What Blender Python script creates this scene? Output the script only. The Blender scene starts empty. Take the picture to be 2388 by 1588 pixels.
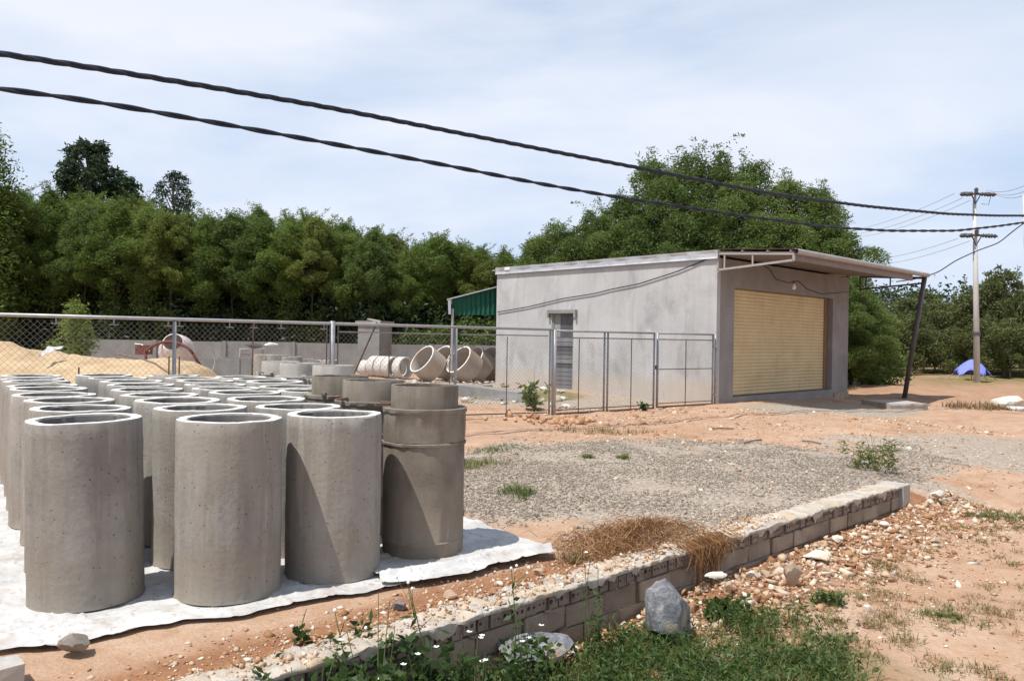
import bpy, bmesh, math, random
import numpy as np
from mathutils import Vector, Matrix, Quaternion

R = math.radians
rng = np.random.default_rng(7)
random.seed(7)
scene = bpy.context.scene
COL = scene.collection

# ------------------------------------------------------------------ camera
FPX, CX, CY, H0, ROLL, ZC = 1880.0, 1194.0, 794.0, 791.0, R(0.9), 1.55
cam_d = bpy.data.cameras.new('camera')
cam = bpy.data.objects.new('camera', cam_d)
COL.objects.link(cam)
cam_d.sensor_fit = 'HORIZONTAL'
cam_d.sensor_width = 36.0
cam_d.lens = FPX / 2388.0 * 36.0
cam_d.clip_start = 0.05
cam_d.clip_end = 3000
cam.location = (0, 0, ZC)
pitch = math.atan((H0 - CY) / FPX)
cam.rotation_euler = (Matrix.Rotation(R(90) + pitch, 4, 'X') @ Matrix.Rotation(ROLL, 4, 'Z')).to_euler()
scene.camera = cam

# ------------------------------------------------------------------ sky and sun
SUN_EL = R(64.0)
SUN_D = Vector((0.80 * math.cos(SUN_EL), 0.60 * math.cos(SUN_EL), -math.sin(SUN_EL))).normalized()
world = bpy.data.worlds.new('World')
scene.world = world
world.use_nodes = True
wn, wl = world.node_tree.nodes, world.node_tree.links
wn.clear()
w_out = wn.new('ShaderNodeOutputWorld')
w_bg = wn.new('ShaderNodeBackground')
w_sky = wn.new('ShaderNodeTexSky')
w_sky.sky_type = 'NISHITA'
w_sky.sun_disc = False
w_sky.sun_elevation = SUN_EL
w_sky.sun_rotation = math.atan2(-SUN_D.x, -SUN_D.y)
w_sky.air_density = 1.0
w_sky.dust_density = 0.5
w_sky.altitude = 20
w_tc = wn.new('ShaderNodeTexCoord')
w_map = wn.new('ShaderNodeMapping')
w_map.inputs['Scale'].default_value = (1.0, 1.0, 3.2)
w_map.inputs['Rotation'].default_value = (0.15, 0.1, 2.1)
w_n1 = wn.new('ShaderNodeTexNoise')
w_n1.inputs['Scale'].default_value = 1.5
w_n1.inputs['Detail'].default_value = 7
w_n1.inputs['Roughness'].default_value = 0.52
w_n1.inputs['Distortion'].default_value = 0.4
w_ramp = wn.new('ShaderNodeValToRGB')
w_ramp.color_ramp.elements[0].position = 0.33
w_ramp.color_ramp.elements[0].color = (0.0, 0.0, 0.0, 1)
w_ramp.color_ramp.elements[1].position = 0.62
w_ramp.color_ramp.elements[1].color = (0.97, 0.97, 0.97, 1)
# thin cloud: deeper layers are seen towards the horizon, bluer sky overhead
w_sep = wn.new('ShaderNodeSeparateXYZ')
w_el = wn.new('ShaderNodeMapRange')
w_el.inputs['From Min'].default_value = 0.22
w_el.inputs['From Max'].default_value = 0.75
w_el.inputs['To Min'].default_value = 1.0
w_el.inputs['To Max'].default_value = 0.30
w_mul = wn.new('ShaderNodeMath')
w_mul.operation = 'MULTIPLY'
w_mix = wn.new('ShaderNodeMix')
w_mix.data_type = 'RGBA'
w_mix.inputs['B'].default_value = (9.6, 9.85, 10.6, 1)
w_bg.inputs['Strength'].default_value = 0.095
wl.new(w_tc.outputs['Generated'], w_map.inputs['Vector'])
wl.new(w_map.outputs['Vector'], w_n1.inputs['Vector'])
wl.new(w_n1.outputs['Fac'], w_ramp.inputs['Fac'])
wl.new(w_tc.outputs['Generated'], w_sep.inputs[0])
wl.new(w_sep.outputs['Z'], w_el.inputs['Value'])
wl.new(w_el.outputs['Result'], w_mul.inputs[0])
wl.new(w_ramp.outputs['Color'], w_mul.inputs[1])
wl.new(w_mul.outputs[0], w_mix.inputs['Factor'])
w_haze = wn.new('ShaderNodeMix')
w_haze.data_type = 'RGBA'
w_haze.inputs['B'].default_value = (6.0, 7.6, 10.2, 1)
w_hz = wn.new('ShaderNodeMapRange')
w_hz.inputs['From Min'].default_value = 0.25
w_hz.inputs['From Max'].default_value = 0.8
w_hz.inputs['To Min'].default_value = 0.80
w_hz.inputs['To Max'].default_value = 0.25
wl.new(w_sep.outputs['Z'], w_hz.inputs['Value'])
wl.new(w_hz.outputs['Result'], w_haze.inputs['Factor'])
wl.new(w_sky.outputs['Color'], w_haze.inputs['A'])
wl.new(w_haze.outputs['Result'], w_mix.inputs['A'])
wl.new(w_mix.outputs['Result'], w_bg.inputs['Color'])
wl.new(w_bg.outputs['Background'], w_out.inputs['Surface'])

sun_d = bpy.data.lights.new('sun', 'SUN')
sun_d.energy = 5.0
sun_d.angle = R(0.5)
sun_d.color = (1.0, 0.955, 0.89)
sun = bpy.data.objects.new('sun', sun_d)
COL.objects.link(sun)
sun.location = (-10, -8, 30)
sun.rotation_euler = SUN_D.to_track_quat('-Z', 'Y').to_euler()

scene.view_settings.view_transform = 'Standard'
scene.view_settings.look = 'None'
scene.view_settings.exposure = 0.06
scene.view_settings.gamma = 1.0
scene.view_settings.use_curve_mapping = False


# ------------------------------------------------------------------ helpers
def ray(px, py):
    u = (px - CX) / FPX
    v = -(py - H0) / FPX
    c, s = math.cos(ROLL), math.sin(ROLL)
    return np.array([u * c - v * s, 1.0, v * c + u * s])


def at_z(px, py, z):
    r = ray(px, py)
    t = (z - ZC) / r[2]
    return Vector((r[0] * t, t, z))


def at_y(px, py, Y):
    r = ray(px, py)
    return Vector((r[0] * Y, Y, ZC + r[2] * Y))


def sstep(a, b, x):
    t = np.clip((x - a) / (b - a), 0, 1)
    return t * t * (3 - 2 * t)


def vnoise(x, y, seed=0):
    x = np.asarray(x, float)
    y = np.asarray(y, float)
    xi = np.floor(x).astype(np.int64)
    yi = np.floor(y).astype(np.int64)
    xf = x - xi
    yf = y - yi

    def h(a, b):
        n = (a * 374761393 + b * 668265263 + seed * 982451653) & 0x7fffffff
        n = ((n ^ (n >> 13)) * 1274126177) & 0x7fffffff
        n = (n ^ (n >> 16)) & 0x7fffffff
        return n / 0x7fffffff
    u = xf * xf * (3 - 2 * xf)
    v = yf * yf * (3 - 2 * yf)
    return (h(xi, yi) * (1 - u) + h(xi + 1, yi) * u) * (1 - v) + (h(xi, yi + 1) * (1 - u) + h(xi + 1, yi + 1) * u) * v


def fbm(x, y, seed=0, octs=4):
    s = 0
    a = 0.5
    for i in range(octs):
        s = s + a * vnoise(np.asarray(x) * 2 ** i, np.asarray(y) * 2 ** i, seed + i * 17)
        a *= 0.5
    return s / (1 - 0.5 ** octs)


def tag(o, label=None, cat=None, group=None, kind=None):
    if label:
        o['label'] = label
    if cat:
        o['category'] = cat
    if group:
        o['group'] = group
    if kind:
        o['kind'] = kind
    return o


def link_mesh(name, me, mat=None, parent=None, smooth=False):
    o = bpy.data.objects.new(name, me)
    if mat is not None and not me.materials:
        me.materials.append(mat)
    COL.objects.link(o)
    if parent is not None:
        o.parent = parent
    if smooth:
        me.polygons.foreach_set('use_smooth', [True] * len(me.polygons))
    return o


def empty(name, loc=(0, 0, 0), rz=0.0):
    o = bpy.data.objects.new(name, None)
    o.location = loc
    o.rotation_euler = (0, 0, rz)
    o.empty_display_size = 0.2
    COL.objects.link(o)
    return o


def copy_tree(o, parent=None):
    c = o.copy()
    COL.objects.link(c)
    if parent is not None:
        c.parent = parent
    for ch in list(o.children):
        copy_tree(ch, c)
    return c


def mesh_np(name, verts, faces, smooth=False):
    """faces: (M,k) array of equal sized polygons"""
    verts = np.asarray(verts, np.float32)
    faces = np.asarray(faces, np.int32)
    me = bpy.data.meshes.new(name)
    me.vertices.add(len(verts))
    me.vertices.foreach_set('co', verts.ravel())
    M, k = faces.shape
    me.loops.add(M * k)
    me.loops.foreach_set('vertex_index', faces.ravel())
    me.polygons.add(M)
    me.polygons.foreach_set('loop_start', np.arange(0, M * k, k, dtype=np.int32))
    me.polygons.foreach_set('loop_total', np.full(M, k, np.int32))
    me.update(calc_edges=True)
    me.validate()
    if smooth:
        me.polygons.foreach_set('use_smooth', np.ones(M, bool))
    return me


class MB:
    def __init__(self):
        self.v = []
        self.f = []

    def add(self, vs, fs):
        b = len(self.v)
        self.v += [tuple(p) for p in vs]
        self.f += [tuple(i + b for i in f) for f in fs]
        return self

    def box(self, c, s, rot=None, jit=0.0):
        hx, hy, hz = s[0] / 2, s[1] / 2, s[2] / 2
        vs = []
        for z in (-hz, hz):
            for y in (-hy, hy):
                for x in (-hx, hx):
                    p = Vector((x, y, z))
                    if jit:
                        p += Vector((random.uniform(-jit, jit), random.uniform(-jit, jit), random.uniform(-jit, jit)))
                    if rot is not None:
                        p = rot @ p
                    vs.append(Vector(c) + p)
        fs = [(0, 2, 3, 1), (4, 5, 7, 6), (0, 1, 5, 4), (2, 6, 7, 3), (0, 4, 6, 2), (1, 3, 7, 5)]
        return self.add(vs, fs)

    def bar(self, a, b, w, h=None, up=(0, 0, 1)):
        """square bar from a to b"""
        a, b = Vector(a), Vector(b)
        d = b - a
        L = d.length
        h = h or w
        z = d.normalized()
        upv = Vector(up)
        if abs(z.dot(upv)) > 0.98:
            upv = Vector((1, 0, 0))
        x = upv.cross(z).normalized()
        y = z.cross(x)
        vs = []
        for k in (0, L):
            for sx, sy in ((-1, -1), (1, -1), (1, 1), (-1, 1)):
                vs.append(a + z * k + x * (sx * w / 2) + y * (sy * h / 2))
        fs = [(0, 3, 2, 1), (4, 5, 6, 7), (0, 1, 5, 4), (1, 2, 6, 5), (2, 3, 7, 6), (3, 0, 4, 7)]
        return self.add(vs, fs)

    def tube(self, pts, rads, n=8, cap=True):
        pts = [Vector(p) for p in pts]
        if not hasattr(rads, '__len__'):
            rads = [rads] * len(pts)
        rings = []
        prev = None
        for i, p in enumerate(pts):
            if i == 0:
                d = pts[1] - pts[0]
            elif i == len(pts) - 1:
                d = pts[-1] - pts[-2]
            else:
                d = pts[i + 1] - pts[i - 1]
            d.normalize()
            if prev is None:
                ref = Vector((0, 0, 1)) if abs(d.z) < 0.9 else Vector((1, 0, 0))
                x = ref.cross(d).normalized()
            else:
                x = (prev - d * prev.dot(d)).normalized()
            prev = x
            y = d.cross(x)
            rings.append([p + (x * math.cos(2 * math.pi * k / n) + y * math.sin(2 * math.pi * k / n)) * rads[i] for k in range(n)])
        vs = [v for r in rings for v in r]
        fs = []
        for i in range(len(pts) - 1):
            for k in range(n):
                k2 = (k + 1) % n
                fs.append((i * n + k, i * n + k2, (i + 1) * n + k2, (i + 1) * n + k))
        if cap:
            fs.append(tuple(range(n))[::-1])
            fs.append(tuple((len(pts) - 1) * n + k for k in range(n)))
        return self.add(vs, fs)

    def lathe(self, prof, n=48, closed=False, jit=None):
        """prof: list of (r,z)"""
        vs = []
        for i, (r, z) in enumerate(prof):
            for k in range(n):
                a = 2 * math.pi * k / n
                rr, zz = r, z
                if jit:
                    dr, dz = jit(i, k)
                    rr += dr
                    zz += dz
                vs.append((rr * math.cos(a), rr * math.sin(a), zz))
        fs = []
        m = len(prof)
        for i in range(m - 1 + (1 if closed else 0)):
            j = (i + 1) % m
            for k in range(n):
                k2 = (k + 1) % n
                fs.append((i * n + k, i * n + k2, j * n + k2, j * n + k))
        return self.add(vs, fs)

    def mesh(self, name):
        me = bpy.data.meshes.new(name)
        me.from_pydata([tuple(p) for p in self.v], [], self.f)
        me.update()
        return me

    def build(self, name, mat=None, parent=None, smooth=False):
        return link_mesh(name, self.mesh(name), mat, parent, smooth)


def autosmooth(me, ang=35):
    bm = bmesh.new()
    bm.from_mesh(me)
    for e in bm.edges:
        if len(e.link_faces) == 2 and e.calc_face_angle(0) > R(ang):
            e.smooth = False
    for f in bm.faces:
        f.smooth = True
    bm.to_mesh(me)
    bm.free()


# ------------------------------------------------------------------ materials
MATS = {}


def newmat(name):
    m = bpy.data.materials.new(name)
    m.use_nodes = True
    nt = m.node_tree
    b = nt.nodes['Principled BSDF']
    b.inputs['Roughness'].default_value = 0.85
    b.inputs['Specular IOR Level'].default_value = 0.25
    return m, nt, b


def N(nt, t, **kw):
    n = nt.nodes.new(t)
    for k, v in kw.items():
        if k in n.inputs:
            n.inputs[k].default_value = v
        else:
            setattr(n, k, v)
    return n


def ramp(nt, stops):
    n = nt.nodes.new('ShaderNodeValToRGB')
    cr = n.color_ramp
    while len(cr.elements) < len(stops):
        cr.elements.new(0.5)
    for e, (p, c) in zip(cr.elements, stops):
        e.position = p
        e.color = (c[0], c[1], c[2], 1)
    return n


def mixc(nt, fac, a, b, mode='MIX'):
    n = nt.nodes.new('ShaderNodeMix')
    n.data_type = 'RGBA'
    n.blend_type = mode
    for sock, val in (('Factor', fac), ('A', a), ('B', b)):
        if isinstance(val, (int, float)):
            n.inputs[sock].default_value = val
        elif isinstance(val, tuple):
            n.inputs[sock].default_value = (val[0], val[1], val[2], 1)
        else:
            nt.links.new(val, n.inputs[sock])
    return n.outputs['Result']


def coord(nt, kind='Object', scale=None):
    if kind == 'Position':
        out = N(nt, 'ShaderNodeNewGeometry').outputs['Position']
    else:
        out = N(nt, 'ShaderNodeTexCoord').outputs[kind]
    if scale:
        mp = N(nt, 'ShaderNodeMapping')
        mp.inputs['Scale'].default_value = scale
        nt.links.new(out, mp.inputs['Vector'])
        out = mp.outputs['Vector']
    return out


def noise(nt, vec, scale, detail=6, rough=0.6, dist=0.0):
    n = N(nt, 'ShaderNodeTexNoise')
    n.inputs['Scale'].default_value = scale
    n.inputs['Detail'].default_value = detail
    n.inputs['Roughness'].default_value = rough
    n.inputs['Distortion'].default_value = dist
    nt.links.new(vec, n.inputs['Vector'])
    return n.outputs['Fac']


def bump(nt, b, h, strength=0.3, dist=0.01):
    n = N(nt, 'ShaderNodeBump')
    n.inputs['Strength'].default_value = strength
    n.inputs['Distance'].default_value = dist
    nt.links.new(h, n.inputs['Height'])
    nt.links.new(n.outputs['Normal'], b.inputs['Normal'])
    return n


def mat_concrete(name, dark, light, scale=3.0, pits=True, rough=0.9, bs=0.35, kind='Object', warm=None, objvar=0.0):
    m, nt, b = newmat(name)
    v = coord(nt, kind)
    if objvar:
        oi = N(nt, 'ShaderNodeObjectInfo')
        add = N(nt, 'ShaderNodeVectorMath', operation='ADD')
        sc = N(nt, 'ShaderNodeVectorMath', operation='SCALE')
        sc.inputs['Scale'].default_value = 37.0
        cmb = N(nt, 'ShaderNodeCombineXYZ')
        for s in 'XYZ':
            nt.links.new(oi.outputs['Random'], cmb.inputs[s])
        nt.links.new(cmb.outputs[0], sc.inputs[0])
        nt.links.new(v, add.inputs[0])
        nt.links.new(sc.outputs[0], add.inputs[1])
        v = add.outputs[0]
    n1 = noise(nt, v, scale, 8, 0.62, 0.3)
    n2 = noise(nt, v, scale * 14, 4, 0.6)
    rp = ramp(nt, [(0.3, dark), (0.7, light)])
    nt.links.new(n1, rp.inputs['Fac'])
    c = mixc(nt, 0.25, rp.outputs['Color'], mixc(nt, n2, (0.1, 0.1, 0.1), (0.9, 0.9, 0.9)), 'OVERLAY')
    if warm:
        n3 = noise(nt, v, scale * 0.5, 4, 0.5)
        r3 = ramp(nt, [(0.45, (0, 0, 0)), (0.7, (1, 1, 1))])
        nt.links.new(n3, r3.inputs['Fac'])
        c = mixc(nt, r3.outputs['Color'], c, warm)
    if objvar:
        hv = N(nt, 'ShaderNodeHueSaturation')
        mr = N(nt, 'ShaderNodeMapRange')
        mr.inputs['To Min'].default_value = 1 - objvar
        mr.inputs['To Max'].default_value = 1 + objvar
        nt.links.new(oi.outputs['Random'], mr.inputs['Value'])
        nt.links.new(mr.outputs[0], hv.inputs['Value'])
        nt.links.new(c, hv.inputs['Color'])
        c = hv.outputs['Color']
    nt.links.new(c, b.inputs['Base Color'])
    b.inputs['Roughness'].default_value = rough
    h = n2
    if pits:
        vo = N(nt, 'ShaderNodeTexVoronoi')
        vo.inputs['Scale'].default_value = 26.0
        nt.links.new(v, vo.inputs['Vector'])
        pr = ramp(nt, [(0.0, (0, 0, 0)), (0.14, (1, 1, 1))])
        nt.links.new(vo.outputs['Distance'], pr.inputs['Fac'])
        # only some cells carry a pit
        gt = N(nt, 'ShaderNodeMath', operation='GREATER_THAN')
        gt.inputs[1].default_value = 0.68
        sep = N(nt, 'ShaderNodeSeparateColor')
        nt.links.new(vo.outputs['Color'], sep.inputs[0])
        nt.links.new(sep.outputs[0], gt.inputs[0])
        pit = mixc(nt, gt.outputs[0], pr.outputs['Color'], (1, 1, 1))
        h2 = mixc(nt, 0.25, pit, n2)
        h3 = mixc(nt, 0.3, h2, n1)
        bump(nt, b, h3, bs * 1.6, 0.012)
    else:
        bump(nt, b, mixc(nt, 0.5, n1, n2), bs, 0.012)
    return m


def weather(m, dirt=(0.25, 0.20, 0.15), zmax=0.22):
    """soil splash near the foot and thin run-off streaks on standing concrete"""
    nt = m.node_tree
    b = nt.nodes['Principled BSDF']
    src = b.inputs['Base Color'].links[0].from_socket
    v = coord(nt, 'Object')
    oi = N(nt, 'ShaderNodeObjectInfo')
    sp = N(nt, 'ShaderNodeSeparateXYZ')
    nt.links.new(v, sp.inputs[0])
    # streaks: noise stretched along z, shifted per object
    mp = N(nt, 'ShaderNodeMapping')
    mp.inputs['Scale'].default_value = (9, 9, 0.7)
    cb = N(nt, 'ShaderNodeCombineXYZ')
    ml = N(nt, 'ShaderNodeMath', operation='MULTIPLY')
    ml.inputs[1].default_value = 50.0
    nt.links.new(oi.outputs['Random'], ml.inputs[0])
    nt.links.new(ml.outputs[0], cb.inputs['X'])
    nt.links.new(v, mp.inputs['Vector'])
    nt.links.new(cb.outputs[0], mp.inputs['Location'])
    st = noise(nt, mp.outputs['Vector'], 1.0, 4, 0.6)
    sr = ramp(nt, [(0.46, (1, 1, 1)), (0.62, (0.80, 0.78, 0.75)), (0.70, (1.12, 1.12, 1.12))])
    nt.links.new(st, sr.inputs['Fac'])
    c = mixc(nt, 0.8, src, sr.outputs['Color'], 'MULTIPLY')
    nz = noise(nt, v, 7.0, 5, 0.65)
    ad = N(nt, 'ShaderNodeMath', operation='MULTIPLY_ADD')
    ad.inputs[1].default_value = -zmax * 2.2
    nt.links.new(nz, ad.inputs[0])
    nt.links.new(sp.outputs['Z'], ad.inputs[2])
    dr = ramp(nt, [(0.0, (0.42, 0.42, 0.42)), (0.12, (0, 0, 0))])
    nt.links.new(ad.outputs[0], dr.inputs['Fac'])
    c = mixc(nt, dr.outputs['Color'], c, dirt)
    nt.links.new(c, b.inputs['Base Color'])


def mat_plain(name, col, rough=0.7, var=0.15, scale=6.0, metal=0.0, bs=0.1, rust=None, kind='Object'):
    m, nt, b = newmat(name)
    v = coord(nt, kind)
    n1 = noise(nt, v, scale, 6, 0.6)
    d = tuple(max(0, c * (1 - var)) for c in col)
    l = tuple(min(1, c * (1 + var)) for c in col)
    rp = ramp(nt, [(0.3, d), (0.7, l)])
    nt.links.new(n1, rp.inputs['Fac'])
    c = rp.outputs['Color']
    if rust:
        n3 = noise(nt, v, scale * 2.3, 6, 0.7)
        r3 = ramp(nt, [(0.50, (0, 0, 0)), (0.62, (1, 1, 1))])
        nt.links.new(n3, r3.inputs['Fac'])
        c = mixc(nt, r3.outputs['Color'], c, rust)
    nt.links.new(c, b.inputs['Base Color'])
    b.inputs['Roughness'].default_value = rough
    b.inputs['Metallic'].default_value = metal
    bump(nt, b, n1, bs, 0.01)
    return m


def mat_island(name, stops, rough=0.9, bs=0.3, nscale=20.0):
    """colour picked per loose piece (stones, straws)"""
    m, nt, b = newmat(name)
    g = N(nt, 'ShaderNodeNewGeometry')
    rp = ramp(nt, stops)
    nt.links.new(g.outputs['Random Per Island'], rp.inputs['Fac'])
    v = coord(nt, 'Object')
    n1 = noise(nt, v, nscale, 4, 0.6)
    c = mixc(nt, 0.35, rp.outputs['Color'], mixc(nt, n1, (0.15, 0.15, 0.15), (0.85, 0.85, 0.85)), 'OVERLAY')
    nt.links.new(c, b.inputs['Base Color'])
    b.inputs['Roughness'].default_value = rough
    bump(nt, b, n1, bs, 0.01)
    return m


def mat_leaf(name, stops, trans=0.35, objvar=True, rough=0.5):
    m, nt, b = newmat(name)
    g = N(nt, 'ShaderNodeNewGeometry')
    oi = N(nt, 'ShaderNodeObjectInfo')
    rp = ramp(nt, stops)
    add = N(nt, 'ShaderNodeMath', operation='MULTIPLY_ADD')
    add.inputs[1].default_value = 0.6
    nt.links.new(g.outputs['Random Per Island'], add.inputs[0])
    mul = N(nt, 'ShaderNodeMath', operation='MULTIPLY')
    mul.inputs[1].default_value = 0.4 if objvar else 0.0
    nt.links.new(oi.outputs['Random'], mul.inputs[0])
    nt.links.new(mul.outputs[0], add.inputs[2])
    nt.links.new(add.outputs[0], rp.inputs['Fac'])
    nt.links.new(rp.outputs['Color'], b.inputs['Base Color'])
    b.inputs['Roughness'].default_value = rough
    b.inputs['Specular IOR Level'].default_value = 0.3
    tr = N(nt, 'ShaderNodeBsdfTranslucent')
    hs = N(nt, 'ShaderNodeHueSaturation')
    hs.inputs['Value'].default_value = 1.5
    hs.inputs['Hue'].default_value = 0.485
    nt.links.new(rp.outputs['Color'], hs.inputs['Color'])
    nt.links.new(hs.outputs['Color'], tr.inputs['Color'])
    mx = N(nt, 'ShaderNodeMixShader')
    mx.inputs['Fac'].default_value = trans
    nt.links.new(b.outputs[0], mx.inputs[1])
    nt.links.new(tr.outputs[0], mx.inputs[2])
    nt.links.new(mx.outputs[0], nt.nodes['Material Output'].inputs['Surface'])
    return m


M_pipe = mat_concrete('pipe_concrete', (0.25, 0.235, 0.212), (0.38, 0.36, 0.328), 2.2, True, bs=0.9, objvar=0.14, warm=(0.30, 0.275, 0.235))
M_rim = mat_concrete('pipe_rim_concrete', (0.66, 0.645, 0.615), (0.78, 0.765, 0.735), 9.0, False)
weather(M_pipe)
M_inner = mat_concrete('shaded_inner_concrete', (0.11, 0.105, 0.10), (0.18, 0.172, 0.165), 4.0, False)  # inside of the pipes darkened: their shade is put into the colour
M_mould = mat_concrete('mould_concrete', (0.145, 0.125, 0.10), (0.27, 0.24, 0.20), 3.5, True, bs=0.5, objvar=0.1, warm=(0.27, 0.235, 0.19))
weather(M_mould, (0.22, 0.17, 0.12), 0.3)
M_moulds = mat_concrete('old_concrete', (0.30, 0.28, 0.25), (0.46, 0.43, 0.39), 4.0, False, objvar=0.1)
M_culv = mat_concrete('culvert_concrete', (0.36, 0.33, 0.29), (0.52, 0.48, 0.43), 2.5, False, warm=(0.40, 0.29, 0.20), objvar=0.08)
M_cwall = mat_concrete('yard_wall_concrete', (0.19, 0.19, 0.185), (0.30, 0.298, 0.29), 1.4, False, kind='Object')
M_block = mat_concrete('block_concrete', (0.225, 0.172, 0.128), (0.37, 0.295, 0.228), 5.0, False, bs=0.7, objvar=0.14)
M_brick = mat_concrete('brick_clay', (0.17, 0.125, 0.10), (0.30, 0.235, 0.19), 6.0, False, bs=0.5, objvar=0.15)
M_mortar = mat_concrete('mortar_cap', (0.30, 0.26, 0.21), (0.62, 0.57, 0.51), 9.0, False, bs=1.0, warm=(0.48, 0.37, 0.25))
M_post = mat_concrete('light_concrete', (0.34, 0.32, 0.295), (0.52, 0.50, 0.465), 5.0, False, warm=(0.42, 0.35, 0.28))
M_pale = mat_concrete('pale_concrete', (0.46, 0.445, 0.42), (0.66, 0.64, 0.61), 6.0, False, warm=(0.5, 0.42, 0.33))
M_metal = mat_plain('galvanised_steel', (0.30, 0.30, 0.31), 0.5, 0.2, 8, 0.3)
M_rail = mat_plain('pale_steel', (0.40, 0.40, 0.40), 0.45, 0.15, 8, 0.35)
M_rusty = mat_plain('rusty_steel', (0.20, 0.155, 0.13), 0.7, 0.3, 10, 0.2, rust=(0.20, 0.09, 0.04))
M_wire = mat_plain('mesh_wire', (0.34, 0.32, 0.30), 0.6, 0.2, 4, 0.2)
M_canopy = mat_plain('painted_steel', (0.36, 0.335, 0.32), 0.5, 0.12, 5, 0.15)
M_dark = mat_plain('dark_steel', (0.09, 0.08, 0.08), 0.6, 0.2, 5)
M_cable = mat_plain('cable_rubber', (0.022, 0.027, 0.042), 0.55, 0.2, 30)
M_flash = mat_plain('zinc_flashing', (0.45, 0.46, 0.48), 0.42, 0.15, 3, 0.35)
M_green = mat_plain('green_sheet', (0.010, 0.085, 0.052), 0.5, 0.15, 3)
M_roof = mat_plain('roof_sheet', (0.45, 0.42, 0.42), 0.5, 0.1, 3, 0.2)
M_soffit = mat_plain('canopy_underside', (0.22, 0.18, 0.165), 0.7, 0.1, 3)  # tone lowered so the colour holds the shade beneath the canopy
M_bulb = mat_plain('bulb_glass', (0.8, 0.78, 0.75), 0.2, 0.02, 3)
M_door = mat_plain('door_boards', (0.30, 0.29, 0.30), 0.6, 0.3, 3)
M_dpane = mat_plain('door_dark_pane', (0.09, 0.09, 0.10), 0.35, 0.25, 4)
M_blue = mat_plain('blue_canvas', (0.20, 0.24, 0.72), 0.7, 0.15, 3)
M_red = mat_plain('red_oxide', (0.16, 0.055, 0.045), 0.7, 0.2, 6)
M_pink = mat_plain('pale_sheet', (0.66, 0.58, 0.55), 0.6, 0.1, 6)
M_plast = mat_plain('white_plastic', (0.75, 0.75, 0.74), 0.5, 0.05, 6)
M_bark = mat_plain('bark', (0.16, 0.125, 0.095), 0.95, 0.35, 9, bs=0.5)
M_palebark = mat_plain('pale_bark', (0.34, 0.30, 0.25), 0.9, 0.3, 6, bs=0.4)
M_pole = mat_concrete('pole_concrete', (0.50, 0.48, 0.47), (0.62, 0.60, 0.58), 1.5, False)
M_stem = mat_plain('plant_stem', (0.10, 0.13, 0.05), 0.8, 0.3, 20)

M_acacia = mat_leaf('acacia_leaf', [(0.0, (0.050, 0.082, 0.016)), (0.45, (0.094, 0.150, 0.028)), (0.85, (0.15, 0.21, 0.042)), (1.0, (0.19, 0.23, 0.07))], 0.30, rough=0.7)
M_acacia2 = mat_leaf('broad_leaf', [(0.0, (0.052, 0.082, 0.020)), (0.5, (0.095, 0.148, 0.034)), (0.9, (0.15, 0.205, 0.052)), (1.0, (0.21, 0.25, 0.095))], 0.32, rough=0.62)
M_darkleaf = mat_leaf('dark_leaf', [(0.0, (0.018, 0.034, 0.016)), (0.6, (0.035, 0.06, 0.026)), (1.0, (0.06, 0.09, 0.035))], 0.2)
M_scrub = mat_leaf('scrub_leaf', [(0.0, (0.062, 0.078, 0.026)), (0.5, (0.105, 0.13, 0.042)), (1.0, (0.175, 0.185, 0.07))], 0.3)
M_weed = mat_leaf('weed_leaf', [(0.0, (0.018, 0.040, 0.010)), (0.5, (0.042, 0.082, 0.018)), (1.0, (0.10, 0.15, 0.04))], 0.3)
M_grass = mat_leaf('grass_blade', [(0.0, (0.06, 0.10, 0.02)), (0.5, (0.12, 0.15, 0.04)), (1.0, (0.26, 0.22, 0.09))], 0.25)
M_dry = mat_leaf('dry_grass', [(0.0, (0.16, 0.11, 0.05)), (0.5, (0.26, 0.18, 0.08)), (1.0, (0.36, 0.27, 0.13))], 0.2)
M_straw = mat_island('straw', [(0.0, (0.09, 0.04, 0.017)), (0.5, (0.25, 0.12, 0.05)), (1.0, (0.42, 0.26, 0.13))], 0.8, 0.1)
M_petal = mat_plain('white_petal', (0.8, 0.8, 0.76), 0.6, 0.03, 5)

M_pebble = mat_island('gravel_stone', [(0.0, (0.15, 0.12, 0.095)), (0.35, (0.26, 0.22, 0.18)), (0.85, (0.34, 0.295, 0.24)), (1.0, (0.50, 0.45, 0.38))], 0.9, 0.2, 40)
M_rubble = mat_island('rubble_stone', [(0.0, (0.26, 0.12, 0.055)), (0.35, (0.42, 0.25, 0.14)), (0.75, (0.54, 0.41, 0.29)), (1.0, (0.70, 0.63, 0.53))], 0.9, 0.4, 25)
M_white_rock = mat_concrete('white_rock', (0.55, 0.51, 0.45), (0.76, 0.73, 0.68), 6, False, bs=0.6, warm=(0.55, 0.42, 0.28))
M_tan_rock = mat_concrete('tan_rock', (0.36, 0.27, 0.19), (0.52, 0.42, 0.32), 6, False, bs=0.6, warm=(0.45, 0.28, 0.16))


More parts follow.
